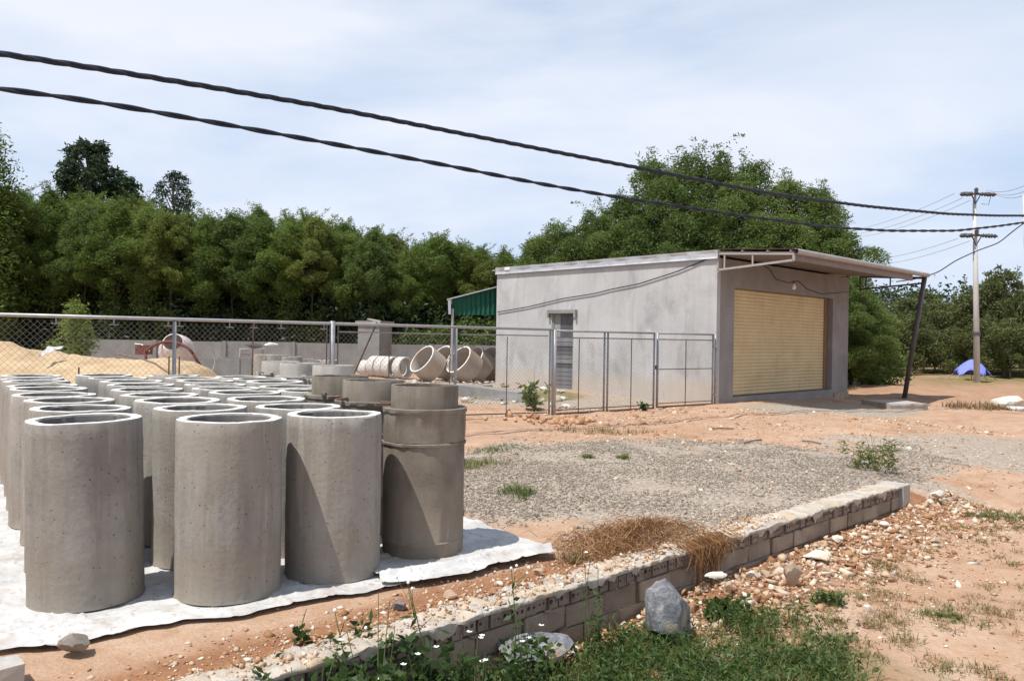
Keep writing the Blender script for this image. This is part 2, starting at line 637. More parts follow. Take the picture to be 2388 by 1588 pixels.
def mat_grey_rock():
    m, nt, b = newmat('grey_rock')
    v = coord(nt, 'Object')
    n1 = noise(nt, v, 11.0, 9, 0.7, 1.5)
    n2 = noise(nt, v, 45.0, 6, 0.7)
    rp = ramp(nt, [(0.30, (0.09, 0.097, 0.105)), (0.5, (0.19, 0.195, 0.21)), (0.60, (0.29, 0.29, 0.30)), (0.70, (0.56, 0.54, 0.52))])
    nt.links.new(n1, rp.inputs['Fac'])
    c = mixc(nt, 0.35, rp.outputs['Color'], mixc(nt, n2, (0.1, 0.1, 0.1), (0.9, 0.9, 0.9)), 'OVERLAY')
    n3 = noise(nt, v, 3.0, 3, 0.5)
    r3 = ramp(nt, [(0.58, (0, 0, 0)), (0.68, (1, 1, 1))])
    nt.links.new(n3, r3.inputs['Fac'])
    c = mixc(nt, r3.outputs['Color'], c, (0.46, 0.33, 0.20))
    nt.links.new(c, b.inputs['Base Color'])
    b.inputs['Roughness'].default_value = 0.75
    bump(nt, b, mixc(nt, 0.5, n1, n2), 0.7, 0.03)
    return m


M_grey_rock = mat_grey_rock()


def mat_plaster():
    m, nt, b = newmat('cement_plaster')
    v = coord(nt, 'Object')
    n1 = noise(nt, v, 0.9, 8, 0.62, 0.4)
    n2 = noise(nt, v, 22.0, 4, 0.6)
    rp = ramp(nt, [(0.28, (0.37, 0.37, 0.37)), (0.5, (0.44, 0.44, 0.44)), (0.72, (0.50, 0.497, 0.493))])
    nt.links.new(n1, rp.inputs['Fac'])
    # damp stains, drawn out downwards
    vs = coord(nt, 'Object', (1.3, 1.3, 0.55))
    n3 = noise(nt, vs, 1.25, 6, 0.68, 0.5)
    r3 = ramp(nt, [(0.52, (0, 0, 0)), (0.70, (1, 1, 1))])
    nt.links.new(n3, r3.inputs['Fac'])
    hf = N(nt, 'ShaderNodeMath', operation='MULTIPLY')
    hf.inputs[1].default_value = 0.7
    nt.links.new(r3.outputs['Color'], hf.inputs[0])
    c = mixc(nt, hf.outputs[0], rp.outputs['Color'], (0.27, 0.27, 0.272))
    vs2 = coord(nt, 'Object', (6.0, 6.0, 0.25))
    n4 = noise(nt, vs2, 1.2, 3, 0.5)
    r4 = ramp(nt, [(0.5, (1, 1, 1)), (0.8, (0.90, 0.90, 0.90))])
    nt.links.new(n4, r4.inputs['Fac'])
    c = mixc(nt, 1.0, c, r4.outputs['Color'], 'MULTIPLY')
    # soil splash along the foot of the wall
    sep = N(nt, 'ShaderNodeSeparateXYZ')
    nt.links.new(coord(nt, 'Position'), sep.inputs[0])
    n5 = noise(nt, v, 3.0, 5, 0.6)
    ad = N(nt, 'ShaderNodeMath', operation='MULTIPLY_ADD')
    ad.inputs[1].default_value = -0.9
    nt.links.new(n5, ad.inputs[0])
    nt.links.new(sep.outputs['Z'], ad.inputs[2])
    r5 = ramp(nt, [(0.0, (0.5, 0.5, 0.5)), (0.22, (0, 0, 0))])
    nt.links.new(ad.outputs[0], r5.inputs['Fac'])
    c = mixc(nt, r5.outputs['Color'], c, (0.50, 0.41, 0.32))
    c = mixc(nt, 0.2, c, mixc(nt, n2, (0.2, 0.2, 0.2), (0.8, 0.8, 0.8)), 'OVERLAY')
    nt.links.new(c, b.inputs['Base Color'])
    b.inputs['Roughness'].default_value = 0.92
    bump(nt, b, mixc(nt, 0.5, n1, n2), 0.25, 0.01)
    return m


M_plaster = mat_plaster()


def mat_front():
    m, nt, b = newmat('shaded_front_plaster')
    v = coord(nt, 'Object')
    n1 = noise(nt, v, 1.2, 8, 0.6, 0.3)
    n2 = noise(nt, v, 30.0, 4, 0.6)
    rp = ramp(nt, [(0.3, (0.215, 0.198, 0.192)), (0.7, (0.305, 0.284, 0.277))])  # same cement as the side wall, darkened to carry the front's shade
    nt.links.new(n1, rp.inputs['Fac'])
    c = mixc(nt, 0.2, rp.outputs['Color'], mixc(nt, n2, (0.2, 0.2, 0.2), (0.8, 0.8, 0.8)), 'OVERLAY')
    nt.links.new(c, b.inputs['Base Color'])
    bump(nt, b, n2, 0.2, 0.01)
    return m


M_front = mat_front()


def mat_shutter():
    m, nt, b = newmat('cream_shutter')
    v = coord(nt, 'Position')
    n1 = noise(nt, v, 1.5, 5, 0.6)
    rp = ramp(nt, [(0.3, (0.58, 0.45, 0.25)), (0.7, (0.67, 0.54, 0.32))])
    nt.links.new(n1, rp.inputs['Fac'])
    vs = coord(nt, 'Position', (5, 5, 0.5))
    n2 = noise(nt, vs, 1.6, 5, 0.65)
    r2 = ramp(nt, [(0.5, (1, 1, 1)), (0.74, (0.88, 0.86, 0.82))])
    nt.links.new(n2, r2.inputs['Fac'])
    c = mixc(nt, 1.0, rp.outputs['Color'], r2.outputs['Color'], 'MULTIPLY')
    nt.links.new(c, b.inputs['Base Color'])
    b.inputs['Roughness'].default_value = 0.5
    return m


M_shutter = mat_shutter()


def mat_tarp():
    m, nt, b = newmat('white_tarpaulin')
    v = coord(nt, 'Position')
    n1 = noise(nt, v, 3.0, 8, 0.65, 0.6)
    n2 = noise(nt, v, 22.0, 6, 0.7, 0.5)
    rp = ramp(nt, [(0.35, (0.44, 0.435, 0.425)), (0.62, (0.62, 0.62, 0.615))])
    nt.links.new(n1, rp.inputs['Fac'])
    # cement crumbs and mud smears
    r2 = ramp(nt, [(0.55, (0, 0, 0)), (0.66, (1, 1, 1))])
    nt.links.new(n2, r2.inputs['Fac'])
    c = mixc(nt, r2.outputs['Color'], rp.outputs['Color'], (0.36, 0.33, 0.29))
    n3 = noise(nt, v, 1.7, 7, 0.7, 0.8)
    r3 = ramp(nt, [(0.50, (0, 0, 0)), (0.68, (0.75, 0.75, 0.75))])
    nt.links.new(n3, r3.inputs['Fac'])
    c = mixc(nt, r3.outputs['Color'], c, (0.40, 0.33, 0.26))
    nt.links.new(c, b.inputs['Base Color'])
    b.inputs['Roughness'].default_value = 0.6
    bump(nt, b, mixc(nt, 0.4, n1, n2), 0.5, 0.02)
    return m


M_tarp = mat_tarp()


def mat_sand():
    m, nt, b = newmat('yellow_sand')
    v = coord(nt, 'Object')
    n1 = noise(nt, v, 1.3, 8, 0.65, 0.3)
    n2 = noise(nt, v, 30.0, 5, 0.7)
    rp = ramp(nt, [(0.3, (0.42, 0.295, 0.17)), (0.7, (0.57, 0.435, 0.28))])
    nt.links.new(n1, rp.inputs['Fac'])
    c = mixc(nt, 0.3, rp.outputs['Color'], mixc(nt, n2, (0.2, 0.2, 0.2), (0.8, 0.8, 0.8)), 'OVERLAY')
    nt.links.new(c, b.inputs['Base Color'])
    b.inputs['Roughness'].default_value = 0.95
    bump(nt, b, mixc(nt, 0.5, n1, n2), 0.6, 0.05)
    return m


M_sand = mat_sand()


def mat_ground():
    m, nt, b = newmat('ground_soil')
    v = coord(nt, 'Position')
    at = lambda n: N(nt, 'ShaderNodeAttribute', attribute_name=n).outputs['Fac']
    n_big = noise(nt, v, 0.55, 8, 0.62, 0.4)
    n_mid = noise(nt, v, 4.0, 8, 0.68, 0.3)
    n_fine = noise(nt, v, 38.0, 5, 0.7)
    soil = ramp(nt, [(0.30, (0.25, 0.135, 0.075)), (0.44, (0.40, 0.25, 0.16)), (0.55, (0.46, 0.315, 0.22)), (0.70, (0.55, 0.435, 0.34))])
    fac = N(nt, 'ShaderNodeMath', operation='MULTIPLY_ADD')
    fac.inputs[1].default_value = 0.5
    nt.links.new(n_mid, fac.inputs[0])
    half = N(nt, 'ShaderNodeMath', operation='MULTIPLY')
    half.inputs[1].default_value = 0.5
    nt.links.new(n_big, half.inputs[0])
    nt.links.new(half.outputs[0], fac.inputs[2])
    nt.links.new(fac.outputs[0], soil.inputs['Fac'])
    # gravel: small voronoi stones
    vo = N(nt, 'ShaderNodeTexVoronoi')
    vo.inputs['Scale'].default_value = 42.0
    nt.links.new(v, vo.inputs['Vector'])
    sp = N(nt, 'ShaderNodeSeparateColor')
    nt.links.new(vo.outputs['Color'], sp.inputs[0])
    grav = ramp(nt, [(0.0, (0.23, 0.19, 0.15)), (0.4, (0.32, 0.27, 0.22)), (0.8, (0.39, 0.34, 0.28)), (1.0, (0.48, 0.43, 0.36))])
    nt.links.new(sp.outputs[0], grav.inputs['Fac'])
    g = at('gravel')
    gm = N(nt, 'ShaderNodeMath', operation='MULTIPLY_ADD')
    gm.inputs[1].default_value = 0.9
    nt.links.new(n_mid, gm.inputs[0])
    nt.links.new(g, gm.inputs[2])
    gr = ramp(nt, [(0.55, (0, 0, 0)), (1.30, (0.92, 0.92, 0.92))])
    nt.links.new(gm.outputs[0], gr.inputs['Fac'])
    c = mixc(nt, gr.outputs['Color'], soil.outputs['Color'], grav.outputs['Color'])
    # strong red soil
    rd = N(nt, 'ShaderNodeMath', operation='MULTIPLY')
    nt.links.new(at('red'), rd.inputs[0])
    nt.links.new(n_big, rd.inputs[1])
    rr = ramp(nt, [(0.18, (0, 0, 0)), (0.42, (1, 1, 1))])
    nt.links.new(rd.outputs[0], rr.inputs['Fac'])
    c = mixc(nt, rr.outputs['Color'], c, mixc(nt, n_mid, (0.15, 0.065, 0.032), (0.42, 0.22, 0.12)))
    # dry grass
    gg = N(nt, 'ShaderNodeMath', operation='MULTIPLY_ADD')
    gg.inputs[1].default_value = 0.8
    nt.links.new(n_mid, gg.inputs[0])
    nt.links.new(at('grass'), gg.inputs[2])
    ggr = ramp(nt, [(0.7, (0, 0, 0)), (1.0, (1, 1, 1))])
    nt.links.new(gg.outputs[0], ggr.inputs['Fac'])
    c = mixc(nt, ggr.outputs['Color'], c, mixc(nt, n_fine, (0.09, 0.10, 0.03), (0.24, 0.19, 0.08)))
    c = mixc(nt, 0.35, c, mixc(nt, n_fine, (0.12, 0.12, 0.12), (0.88, 0.88, 0.88)), 'OVERLAY')
    nt.links.new(c, b.inputs['Base Color'])
    b.inputs['Roughness'].default_value = 0.95
    b.inputs['Specular IOR Level'].default_value = 0.15
    hgt = mixc(nt, 0.5, n_fine, mixc(nt, 0.5, n_mid, vo.outputs['Distance']))
    bump(nt, b, hgt, 0.7, 0.03)
    return m


M_ground = mat_ground()

# ------------------------------------------------------------------ terrain
W0 = Vector((-1.142, 3.496, 0))            # front top edge of the low wall
W1 = Vector((4.371, 8.855, 0))
WD = (W1 - W0).normalized()
WN = Vector((WD.y, -WD.x, 0))              # towards the road
WL = (W1 - W0).length


def ground_parts(x, y):
    x = np.asarray(x, float)
    y = np.asarray(y, float)
    t = (x - W0.x) * WD.x + (y - W0.y) * WD.y
    s = (x - W0.x) * WN.x + (y - W0.y) * WN.y
    return t, s


def ground_z(x, y, rough=True):
    x = np.asarray(x, float)
    y = np.asarray(y, float)
    t, s = ground_parts(x, y)
    past = np.maximum(0, t - WL)
    w = 0.08 + past * 0.75
    out = sstep(-w, w, s + 0.13)
    zin = 0.10 * sstep(20, 26, y) * (1 - sstep(1, 8, x - y * 0.15)) - 0.20 * sstep(7, 11, x)
    zout = -0.34 + 0.05 * sstep(5, 9, t) + 0.12 * sstep(10, 22, y)
    z = zin * (1 - out) + zout * out
    if rough:
        flat = 1 - (1 - out) * (s < -0.4) * sstep(9.2, 8.2, y + 0.0 * x) * (x < 0.5)
        z = z + (fbm(x * 0.8, y * 0.8, 3) - 0.5) * 0.10 * flat * np.clip(1 + y * 0.05, 1, 4) * 0.6
        z = z + (fbm(x * 4, y * 4, 9) - 0.5) * 0.030 * (0.15 + 0.85 * flat)
        z = z - 0.012
        # rubble bank along the outside of the wall
        z = z + out * (t < WL + 1) * 0.10 * np.exp(-np.maximum(s - 0.05, 0) / 0.35) * sstep(1.5, 4, t)
        # shallow wheel ruts from the road to the yard
        for o_ in (0.0, 1.45):
            q_ = (x - 9.0 - o_ * 0.8) * 0.80 + (y - 9.5 - o_ * 0.6) * 0.60 + 0.5 * np.sin((y - 9) * 0.25)
            z = z - 0.035 * np.exp(-(q_ / 0.16) ** 2) * sstep(8.5, 10.5, y) * (1 - sstep(18, 21, y))
        # brown hummocks on the far right
        far = sstep(23, 28, y) * sstep(8, 13, x)
        z = z + far * (fbm(x * 0.5, y * 0.5, 31) - 0.35) * 0.55
    return z


def gz(x, y):
    return float(ground_z(np.array([x]), np.array([y]))[0])


def blob(x, y, cx, cy, rx, ry, rot=0.0):
    c, s = math.cos(rot), math.sin(rot)
    dx, dy = x - cx, y - cy
    return ((dx * c + dy * s) / rx) ** 2 + ((-dx * s + dy * c) / ry) ** 2


def gravel_mask(x, y):
    x = np.asarray(x, float)
    y = np.asarray(y, float)
    t, s = ground_parts(x, y)
    n = (fbm(x * 1.1, y * 1.1, 21) - 0.5) * 1.3
    g = 0
    g = np.maximum(g, 1 - sstep(0.55, 1.25, blob(x, y, 2.1, 9.6, 3.9, 3.2, 0.6) + n))
    g = np.maximum(g, 0.95 * (1 - sstep(0.55, 1.25, blob(x, y, 2.7, 7.9, 2.4, 1.0, 0.77) + n)))
    g = np.maximum(g, 0.9 * (1 - sstep(0.5, 1.3, blob(x, y, 8.0, 20.2, 3.4, 1.6, 0.7) + n)))
    g = np.maximum(g, 0.75 * (1 - sstep(0.5, 1.3, blob(x, y, 8.6, 13.2, 4.6, 1.8, 0.25) + n)))
    g = np.maximum(g, 0.7 * (1 - sstep(0.5, 1.3, blob(x, y, 1.5, 20.5, 3.0, 2.2, 0.6) + n)))
    g = np.maximum(g, 0.6 * (1 - sstep(0.5, 1.3, blob(x, y, -3.0, 24.5, 6.0, 4.0, 0.0) + n)))
    return g * (s < -0.2) + g * (s >= -0.2) * sstep(WL, WL + 1.5, t)


def grid_lines(segs):
    out = []
    for a, b, st in segs:
        n = max(1, int(round((b - a) / st)))
        out += list(np.linspace(a, b, n, endpoint=False))
    out.append(segs[-1][1])
    return np.array(out)


gx = grid_lines([(-900, -100, 160), (-100, -30, 10), (-30, -8, 1.0), (-8, -3, 0.14), (-3, 6, 0.045), (6, 14, 0.12), (14, 30, 0.7), (30, 100, 10), (100, 900, 160)])
gy = grid_lines([(-60, -2, 12), (-2, 2.4, 0.4), (2.4, 9.5, 0.045), (9.5, 16, 0.10), (16, 32, 0.3), (32, 60, 1.5), (60, 150, 12), (150, 1800, 200)])
GX, GY = np.meshgrid(gx, gy)
GZ = ground_z(GX, GY)
nx, ny = len(gx), len(gy)
idx = np.arange(nx * ny).reshape(ny, nx)
fq = np.stack([idx[:-1, :-1], idx[:-1, 1:], idx[1:, 1:], idx[1:, :-1]], -1).reshape(-1, 4)
me = mesh_np('ground', np.stack([GX, GY, GZ], -1).reshape(-1, 3), fq, True)
tt, ss = ground_parts(GX, GY)
a_g = gravel_mask(GX, GY)
a_gr = np.maximum(np.clip(sstep(27, 40, GY) * 0.9, 0, 1) * (fbm(GX * 0.6, GY * 0.6, 55) * 0.8 + 0.2),
                  0.45 * (1 - sstep(0.4, 1.4, blob(GX, GY, 0.9, 4.3, 1.9, 0.9, 0.3))) * (ss > 0))
a_gr = np.maximum(a_gr, 0.55 * sstep(24, 27, GY) * sstep(9, 13, GX) * fbm(GX * 0.7, GY * 0.7, 77))
a_gr = np.maximum(a_gr, 0.55 * (1 - sstep(0.4, 1.2, blob(GX, GY, 0.2, 22.0, 2.2, 2.0))))
red = np.clip(0.42 * (1 - sstep(0.3, 1.5, blob(GX, GY, 2.0, 14.8, 6.0, 2.6, 0.5))) + 0.9 * (ss > -0.25) * (1 - sstep(0.2, 1.0, ss)) * (tt < WL + 0.5)
              + 0.55 * sstep(20, 26, GY) * sstep(8, 12, GX) + 1.0 * np.exp(-((ss + 0.42 + 0.3 * (fbm(GX * 2, GY * 2, 44) - 0.5)) / 0.26) ** 2) * sstep(4.2, 2.6, tt)
              + 0.7 * (1 - sstep(0.3, 1.2, blob(GX, GY, 7.3, 9.6, 1.7, 1.0, 0.5))), 0, 1)
for nme, arr in (('gravel', a_g * (0.55 + 0.5 * fbm(GX * 1.4, GY * 1.4, 83))), ('grass', a_gr), ('red', red)):
    at = me.attributes.new(nme, 'FLOAT', 'POINT')
    at.data.foreach_set('value', np.asarray(arr, np.float32).ravel())
tag(link_mesh('ground', me, M_ground), 'orange brown soil of the yard and road side with grey gravel patches', 'ground', kind='structure')


# ------------------------------------------------------------------ stones
def stone_variants(n_var, sub=1, seed=0, sharp=0.35):
    """angular broken stone: convex hull of a few random points"""
    out = []
    rs = np.random.default_rng(seed)
    for i in range(n_var):
        bm = bmesh.new()
        k = int(rs.integers(7, 11))
        P = rs.normal(size=(k, 3))
        P /= np.linalg.norm(P, axis=1)[:, None]
        P *= rs.uniform(0.75, 1.25, (k, 1))
        vv = [bm.verts.new(tuple(p)) for p in P]
        r = bmesh.ops.convex_hull(bm, input=vv)
        for v in [v for v in bm.verts if not v.link_faces]:
            bm.verts.remove(v)
        bmesh.ops.triangulate(bm, faces=list(bm.faces))
        bm.verts.index_update()
        vs = np.array([v.co[:] for v in bm.verts])
        fs = np.array([[v.index for v in f.verts] for f in bm.faces])
        bm.free()
        out.append((vs, fs))
    return out


def scatter_stones(name, pos, size, mat, variants, flat=0.6, seed=0, **tags):
    rs = np.random.default_rng(seed)
    V, F = [], []
    base = 0
    for p, s in zip(pos, size):
        vs, fs = variants[rs.integers(len(variants))]
        a = rs.uniform(0, 2 * math.pi)
        sc = s * np.array([rs.uniform(0.7, 1.3), rs.uniform(0.6, 1.1), flat * rs.uniform(0.7, 1.2)])
        q = vs * sc
        ti = rs.normal(0, 0.3)
        ct, st = math.cos(ti), math.sin(ti)
        q = np.stack([q[:, 0], q[:, 1] * ct - q[:, 2] * st, q[:, 1] * st + q[:, 2] * ct], 1)
        ca, sa = math.cos(a), math.sin(a)
        q = np.stack([q[:, 0] * ca - q[:, 1] * sa, q[:, 0] * sa + q[:, 1] * ca, q[:, 2]], 1) + p
        V.append(q)
        F.append(fs + base)
        base += len(q)
    me = mesh_np(name, np.concatenate(V), np.concatenate(F))
    o = link_mesh(name, me, mat)
    return tag(o, **tags)


SV = stone_variants(8, 1, 3)
SVs = []
for i in range(6):     # very cheap octahedral pebbles
    rs_ = np.random.default_rng(50 + i)
    o6 = np.array([[1, 0, 0], [-1, 0, 0], [0, 1, 0], [0, -1, 0], [0, 0, 1], [0, 0, -1]], float) * rs_.uniform(0.7, 1.2, (6, 1)) + rs_.normal(0, 0.15, (6, 3))
    f6 = np.array([[0, 2, 4], [2, 1, 4], [1, 3, 4], [3, 0, 4], [2, 0, 5], [1, 2, 5], [3, 1, 5], [0, 3, 5]])
    SVs.append((o6, f6))


def scatter_pts(n, xr, yr, maskf, seed):
    rs = np.random.default_rng(seed)
    x = rs.uniform(xr[0], xr[1], n)
    y = rs.uniform(yr[0], yr[1], n)
    m = maskf(x, y)
    k = rs.uniform(0, 1, n) < m
    x, y = x[k], y[k]
    return x, y, ground_z(x, y)


x, y, z = scatter_pts(90000, (-1.5, 6.5), (5.5, 13), lambda a, b: np.clip(gravel_mask(a, b) * 1.0 * (fbm(a * 1.4, b * 1.4, 83) * 2.6 - 0.6), 0, 1) * ((ground_parts(a, b)[1] < -0.28)), 11)
print('gravel', len(x))
scatter_stones('gravel', np.stack([x, y, z + 0.004], 1), np.random.default_rng(1).lognormal(math.log(0.0088), 0.42, len(x)), M_pebble, SVs, 0.75, 2,
               label='loose grey crushed gravel spread over the yard inside the low wall', cat='gravel', kind='stuff')
# sparse pebbles over all bare soil
x, y, z = scatter_pts(26000, (-2.6, 10), (3.0, 19), lambda a, b: np.clip(fbm(a * 1.5, b * 1.5, 41) * 1.4 - 0.3, 0, 1) * (1 - 0.6 * gravel_mask(a, b)), 12)
t_, s_ = ground_parts(x, y)
k = ~((s_ > -0.26) & (s_ < 0.02) & (t_ < WL + 0.1)) & ~((x < 0.3) & (s_ < -0.5))
x, y, z = x[k], y[k], z[k]
scatter_stones('pebbles', np.stack([x, y, z + 0.003], 1), np.random.default_rng(2).lognormal(math.log(0.011), 0.55, len(x)) * np.clip(0.6 + y * 0.06, 0.8, 1.6), M_rubble, SVs, 0.6, 3,
               label='small pale pebbles strewn over the bare orange soil', cat='pebbles', kind='stuff')

# rubble at the foot of the low wall
rs = np.random.default_rng(5)
n = 7500
t_ = rs.uniform(0.6, WL + 1.0, n)
s_ = 0.04 + np.abs(rs.normal(0, 0.42, n)) * (0.6 + 0.07 * t_)
k = s_ < 1.5
t_, s_ = t_[k], s_[k]
x = W0.x + WD.x * t_ + WN.x * s_
y = W0.y + WD.y * t_ + WN.y * s_
z = ground_z(x, y)
sz = rs.lognormal(math.log(0.015), 0.6, len(x))
sz = np.minimum(sz, 0.06)
scatter_stones('rubble', np.stack([x, y, z + sz * 0.25], 1), sz, M_rubble, SV, 0.6, 4,
               label='broken tan and white rubble heaped along the foot of the low block wall', cat='rubble', kind='stuff')


def rock(name, loc, size, mat, label, cat='rock', rot=(0, 0, 0), seed=0, sub=3, ncut=14, rough=0.05, lims=(0.5, 0.92)):
    rs = np.random.default_rng(seed)
    bm = bmesh.new()
    bmesh.ops.create_icosphere(bm, subdivisions=sub, radius=1.0)
    vs = np.array([v.co[:] for v in bm.verts])
    for _ in range(ncut):
        d = rs.normal(size=3)
        d /= np.linalg.norm(d)
        lim = rs.uniform(*lims)
        kk = vs @ d
        m = kk > lim
        vs[m] -= np.outer((kk[m] - lim), d)
    nz = fbm(vs[:, 0] * 3 + 10 + seed, vs[:, 1] * 3 + vs[:, 2] * 2.1 + 20, seed) - 0.5
    vs += vs * (nz * rough * 4)[:, None]
    vs *= np.array(size)
    fs = np.array([[v.index for v in f.verts] for f in bm.faces])
    bm.free()
    o = link_mesh(name, mesh_np(name, vs, fs), mat)
    autosmooth(o.data, 22)
    o.location = loc
    o.rotation_euler = rot
    return tag(o, label, cat)


def road_rock(px, py, size, mat, label, seed, name='rock', zg=-0.33, sink=0.25, rot=(0, 0, 0), ncut=14, lims=(0.42, 0.8)):
    p = at_z(px, py, zg)
    z = gz(p.x, p.y)
    p = at_z(px, py, z)
    return rock(name, (p.x, p.y, z + size[2] * (1 - sink * 2)), size, mat, label, 'rock', rot, seed, ncut=ncut, lims=lims, rough=0.07)


road_rock(1557, 1492, (0.20, 0.17, 0.29), M_grey_rock, 'upright blue grey boulder streaked white at the front of the low wall', 3, 'boulder', rot=(0, 0.12, 0.5), sink=0.22)
road_rock(1243, 1572, (0.25, 0.17, 0.19), M_grey_rock, 'low flat blue grey boulder half hidden by weeds at the bottom edge', 8, 'boulder', rot=(0.1, -0.15, 0.3), sink=0.22)
road_rock(1905, 1305, (0.131, 0.106, 0.075), M_white_rock, 'bright white block of stone lying highest on the rubble bank', 11)
road_rock(1850, 1365, (0.106, 0.062, 0.138), M_tan_rock, 'flat tan stone slab standing upright among the rubble', 12, rot=(0.2, 0, 0.3))
road_rock(1757, 1345, (0.065, 0.055, 0.045), M_white_rock, 'white stone just left of the upright tan slab', 13)
road_rock(1672, 1348, (0.112, 0.037, 0.037), M_white_rock, 'long narrow white stone close beside the foot of the wall', 14, rot=(0, 0, 0.5))
road_rock(1820, 1332, (0.045, 0.035, 0.03), M_white_rock, 'small white stone behind the upright tan slab', 15)
road_rock(1925, 1335, (0.06, 0.05, 0.05), M_tan_rock, 'rounded cream stone directly below the bright white block', 16)
road_rock(2025, 1425, (0.055, 0.045, 0.03), M_white_rock, 'lone pinkish white stone on the bare road soil', 17)
road_rock(2085, 1340, (0.035, 0.03, 0.025), M_white_rock, 'small white stone beside the weeds right of the rubble', 19)
road_rock(2162, 1305, (0.04, 0.03, 0.025), M_white_rock, 'white stone at the right margin of the rubble near the road', 20)
road_rock(2180, 1265, (0.07, 0.05, 0.04), M_tan_rock, 'brown stone near the right margin of the rubble below the wall end', 21)
road_rock(2063, 1225, (0.05, 0.04, 0.03), M_white_rock, 'flat pale stone on the rubble below the far end of the wall', 22)
road_rock(2190, 1160, (0.09, 0.07, 0.06), M_white_rock, 'whitish lump of stone behind the end block of the low wall', 23)
road_rock(1952, 1262, (0.06, 0.05, 0.055), M_white_rock, 'white pointed stone leaning near the wall above the white block', 24)
road_rock(1790, 1345, (0.05, 0.045, 0.04), M_tan_rock, 'tan stone between the white stone and the upright slab', 26)
road_rock(1700, 1375, (0.05, 0.04, 0.05), M_tan_rock, 'tan stone at the left end of the rubble beside the grey boulder', 27)
# lump of broken concrete lying on the tarpaulin
p = at_z(172, 1517, 0.012)
o = rock('concrete_lump', (p.x, p.y, 0.050), (0.078, 0.072, 0.056), M_pipe, 'round broken lump of grey concrete holding down the front edge of the tarpaulin', 'concrete lump', seed=31, ncut=10)
p = at_z(-20, 1605, 0.0)
o = MB().box((0, 0, 0), (0.20, 0.16, 0.11), None, 0.008).build('stone_block', M_post)
o.location = (p.x, p.y + 0.03, 0.035)
o.rotation_euler = (0, 0, 0.7)
tag(o, 'pale squared stone block in the bottom left corner', 'stone block')

# ------------------------------------------------------------------ low block wall
wall = empty('low_wall', W0)
tag(wall, 'low wall of grey blocks and holed bricks capped with pale mortar', 'wall')
ang = math.atan2(WD.y, WD.x)
wall.rotation_euler = (0, 0, ang)     # local x along the wall, local -y towards the road
TH = 0.235
ZT = 0.032
T_START, T_END = -1.6, WL - 0.20


def hole_brick_mesh(w, h, d, seed):
    rs = random.Random(seed)
    mb = MB()
    x0, x1 = -w / 2, w / 2
    zh = h / 2
    j = lambda: rs.uniform(-0.004, 0.004)
    # front face at y=0 with two holes, body towards +y
    for cx_ in (x0 + w * 0.26, x0 + w * 0.74):
        l, r_ = (x0, 0) if cx_ < 0 else (0, x1)
        outer = [(l, -zh), ((l + r_) / 2, -zh), (r_, -zh), (r_, 0), (r_, zh), ((l + r_) / 2, zh), (l, zh), (l, 0)]
        hr = 0.0125 + rs.uniform(-0.004, 0.0045)
        dep = 0.003 if rs.random() < 0.3 else 0.06
        cx_ += rs.uniform(-0.005, 0.005)
        inner = [(cx_ + hr * math.cos(a), hr * math.sin(a) + 0.004) for a in [R(225 + 45 * k) for k in range(8)]]
        vs = [(x, 0, z) for x, z in outer] + [(x, 0, z) for x, z in inner] + [(x, dep, z) for x, z in inner]
        fs = []
        for k in range(8):
            k2 = (k + 1) % 8
            fs.append((k, k2, 8 + k2, 8 + k))
            fs.append((8 + k, 8 + k2, 16 + k2, 16 + k))
        fs.append(tuple(16 + k for k in range(8)))
        mb.add(vs, fs)
    vs = [(x0, 0, -zh), (x1, 0, -zh), (x1, 0, zh), (x0, 0, zh), (x0, d, -zh), (x1, d, -zh), (x1, d, zh), (x0, d, zh)]
    mb.add(vs, [(0, 4, 5, 1), (3, 2, 6, 7), (0, 3, 7, 4), (1, 5, 6, 2), (4, 7, 6, 5)])
    return mb.mesh('brick')


brick_mes = [hole_brick_mesh(0.088 - 0.006 * (i % 3), 0.075, TH - 0.02, i) for i in range(9)]
for m_ in brick_mes:
    m_.materials.append(M_brick)
tpos = T_START
i = 0
while tpos < T_END - 0.09:
    o = bpy.data.objects.new('brick', brick_mes[random.randrange(9)])
    COL.objects.link(o)
    o.parent = wall
    o.location = (tpos + 0.045, random.uniform(-0.010, 0.012), ZT - 0.028 - 0.0375 + random.uniform(-0.006, 0.004))
    o.rotation_euler = (random.uniform(-0.02, 0.02), 0, random.uniform(-0.03, 0.03))
    tpos += 0.0955
    i += 1


def block_mesh(L, h, d, seed):
    rs = random.Random(seed)
    bm = bmesh.new()
    bmesh.ops.create_cube(bm, size=1.0)
    for v in bm.verts:
        v.co = Vector((v.co.x * L, v.co.y * d, v.co.z * h))
    bmesh.ops.bevel(bm, geom=list(bm.edges), offset=0.007, segments=1, affect='EDGES')
    for v in bm.verts:
        v.co += Vector((rs.uniform(-1, 1), rs.uniform(-1, 1), rs.uniform(-1, 1))) * 0.003
    me = bpy.data.meshes.new('block')
    bm.to_mesh(me)
    bm.free()
    me.materials.append(M_block)
    return me


zc = ZT - 0.028 - 0.075 - 0.012
for row, (h, L, off) in enumerate(((0.145, 0.37, 0.0), (0.145, 0.37, 0.18), (0.12, 0.37, 0.05))):
    bl = [block_mesh(L - 0.012, h - 0.012, TH - 0.03, row * 10 + q) for q in range(3)]
    tpos = T_START + off
    while tpos < T_END - 0.1:
        LL = min(L, T_END - tpos)
        o = bpy.data.objects.new('block', bl[random.randrange(3)])
        COL.objects.link(o)
        o.parent = wall
        o.scale = (LL / L, 1, 1)
        o.location = (tpos + LL / 2, TH / 2 + random.uniform(-0.014, 0.010), zc - h / 2 + random.uniform(-0.005, 0.004))
        o.rotation_euler = (0, 0, random.uniform(-0.012, 0.012))
        tpos += L
    zc -= h
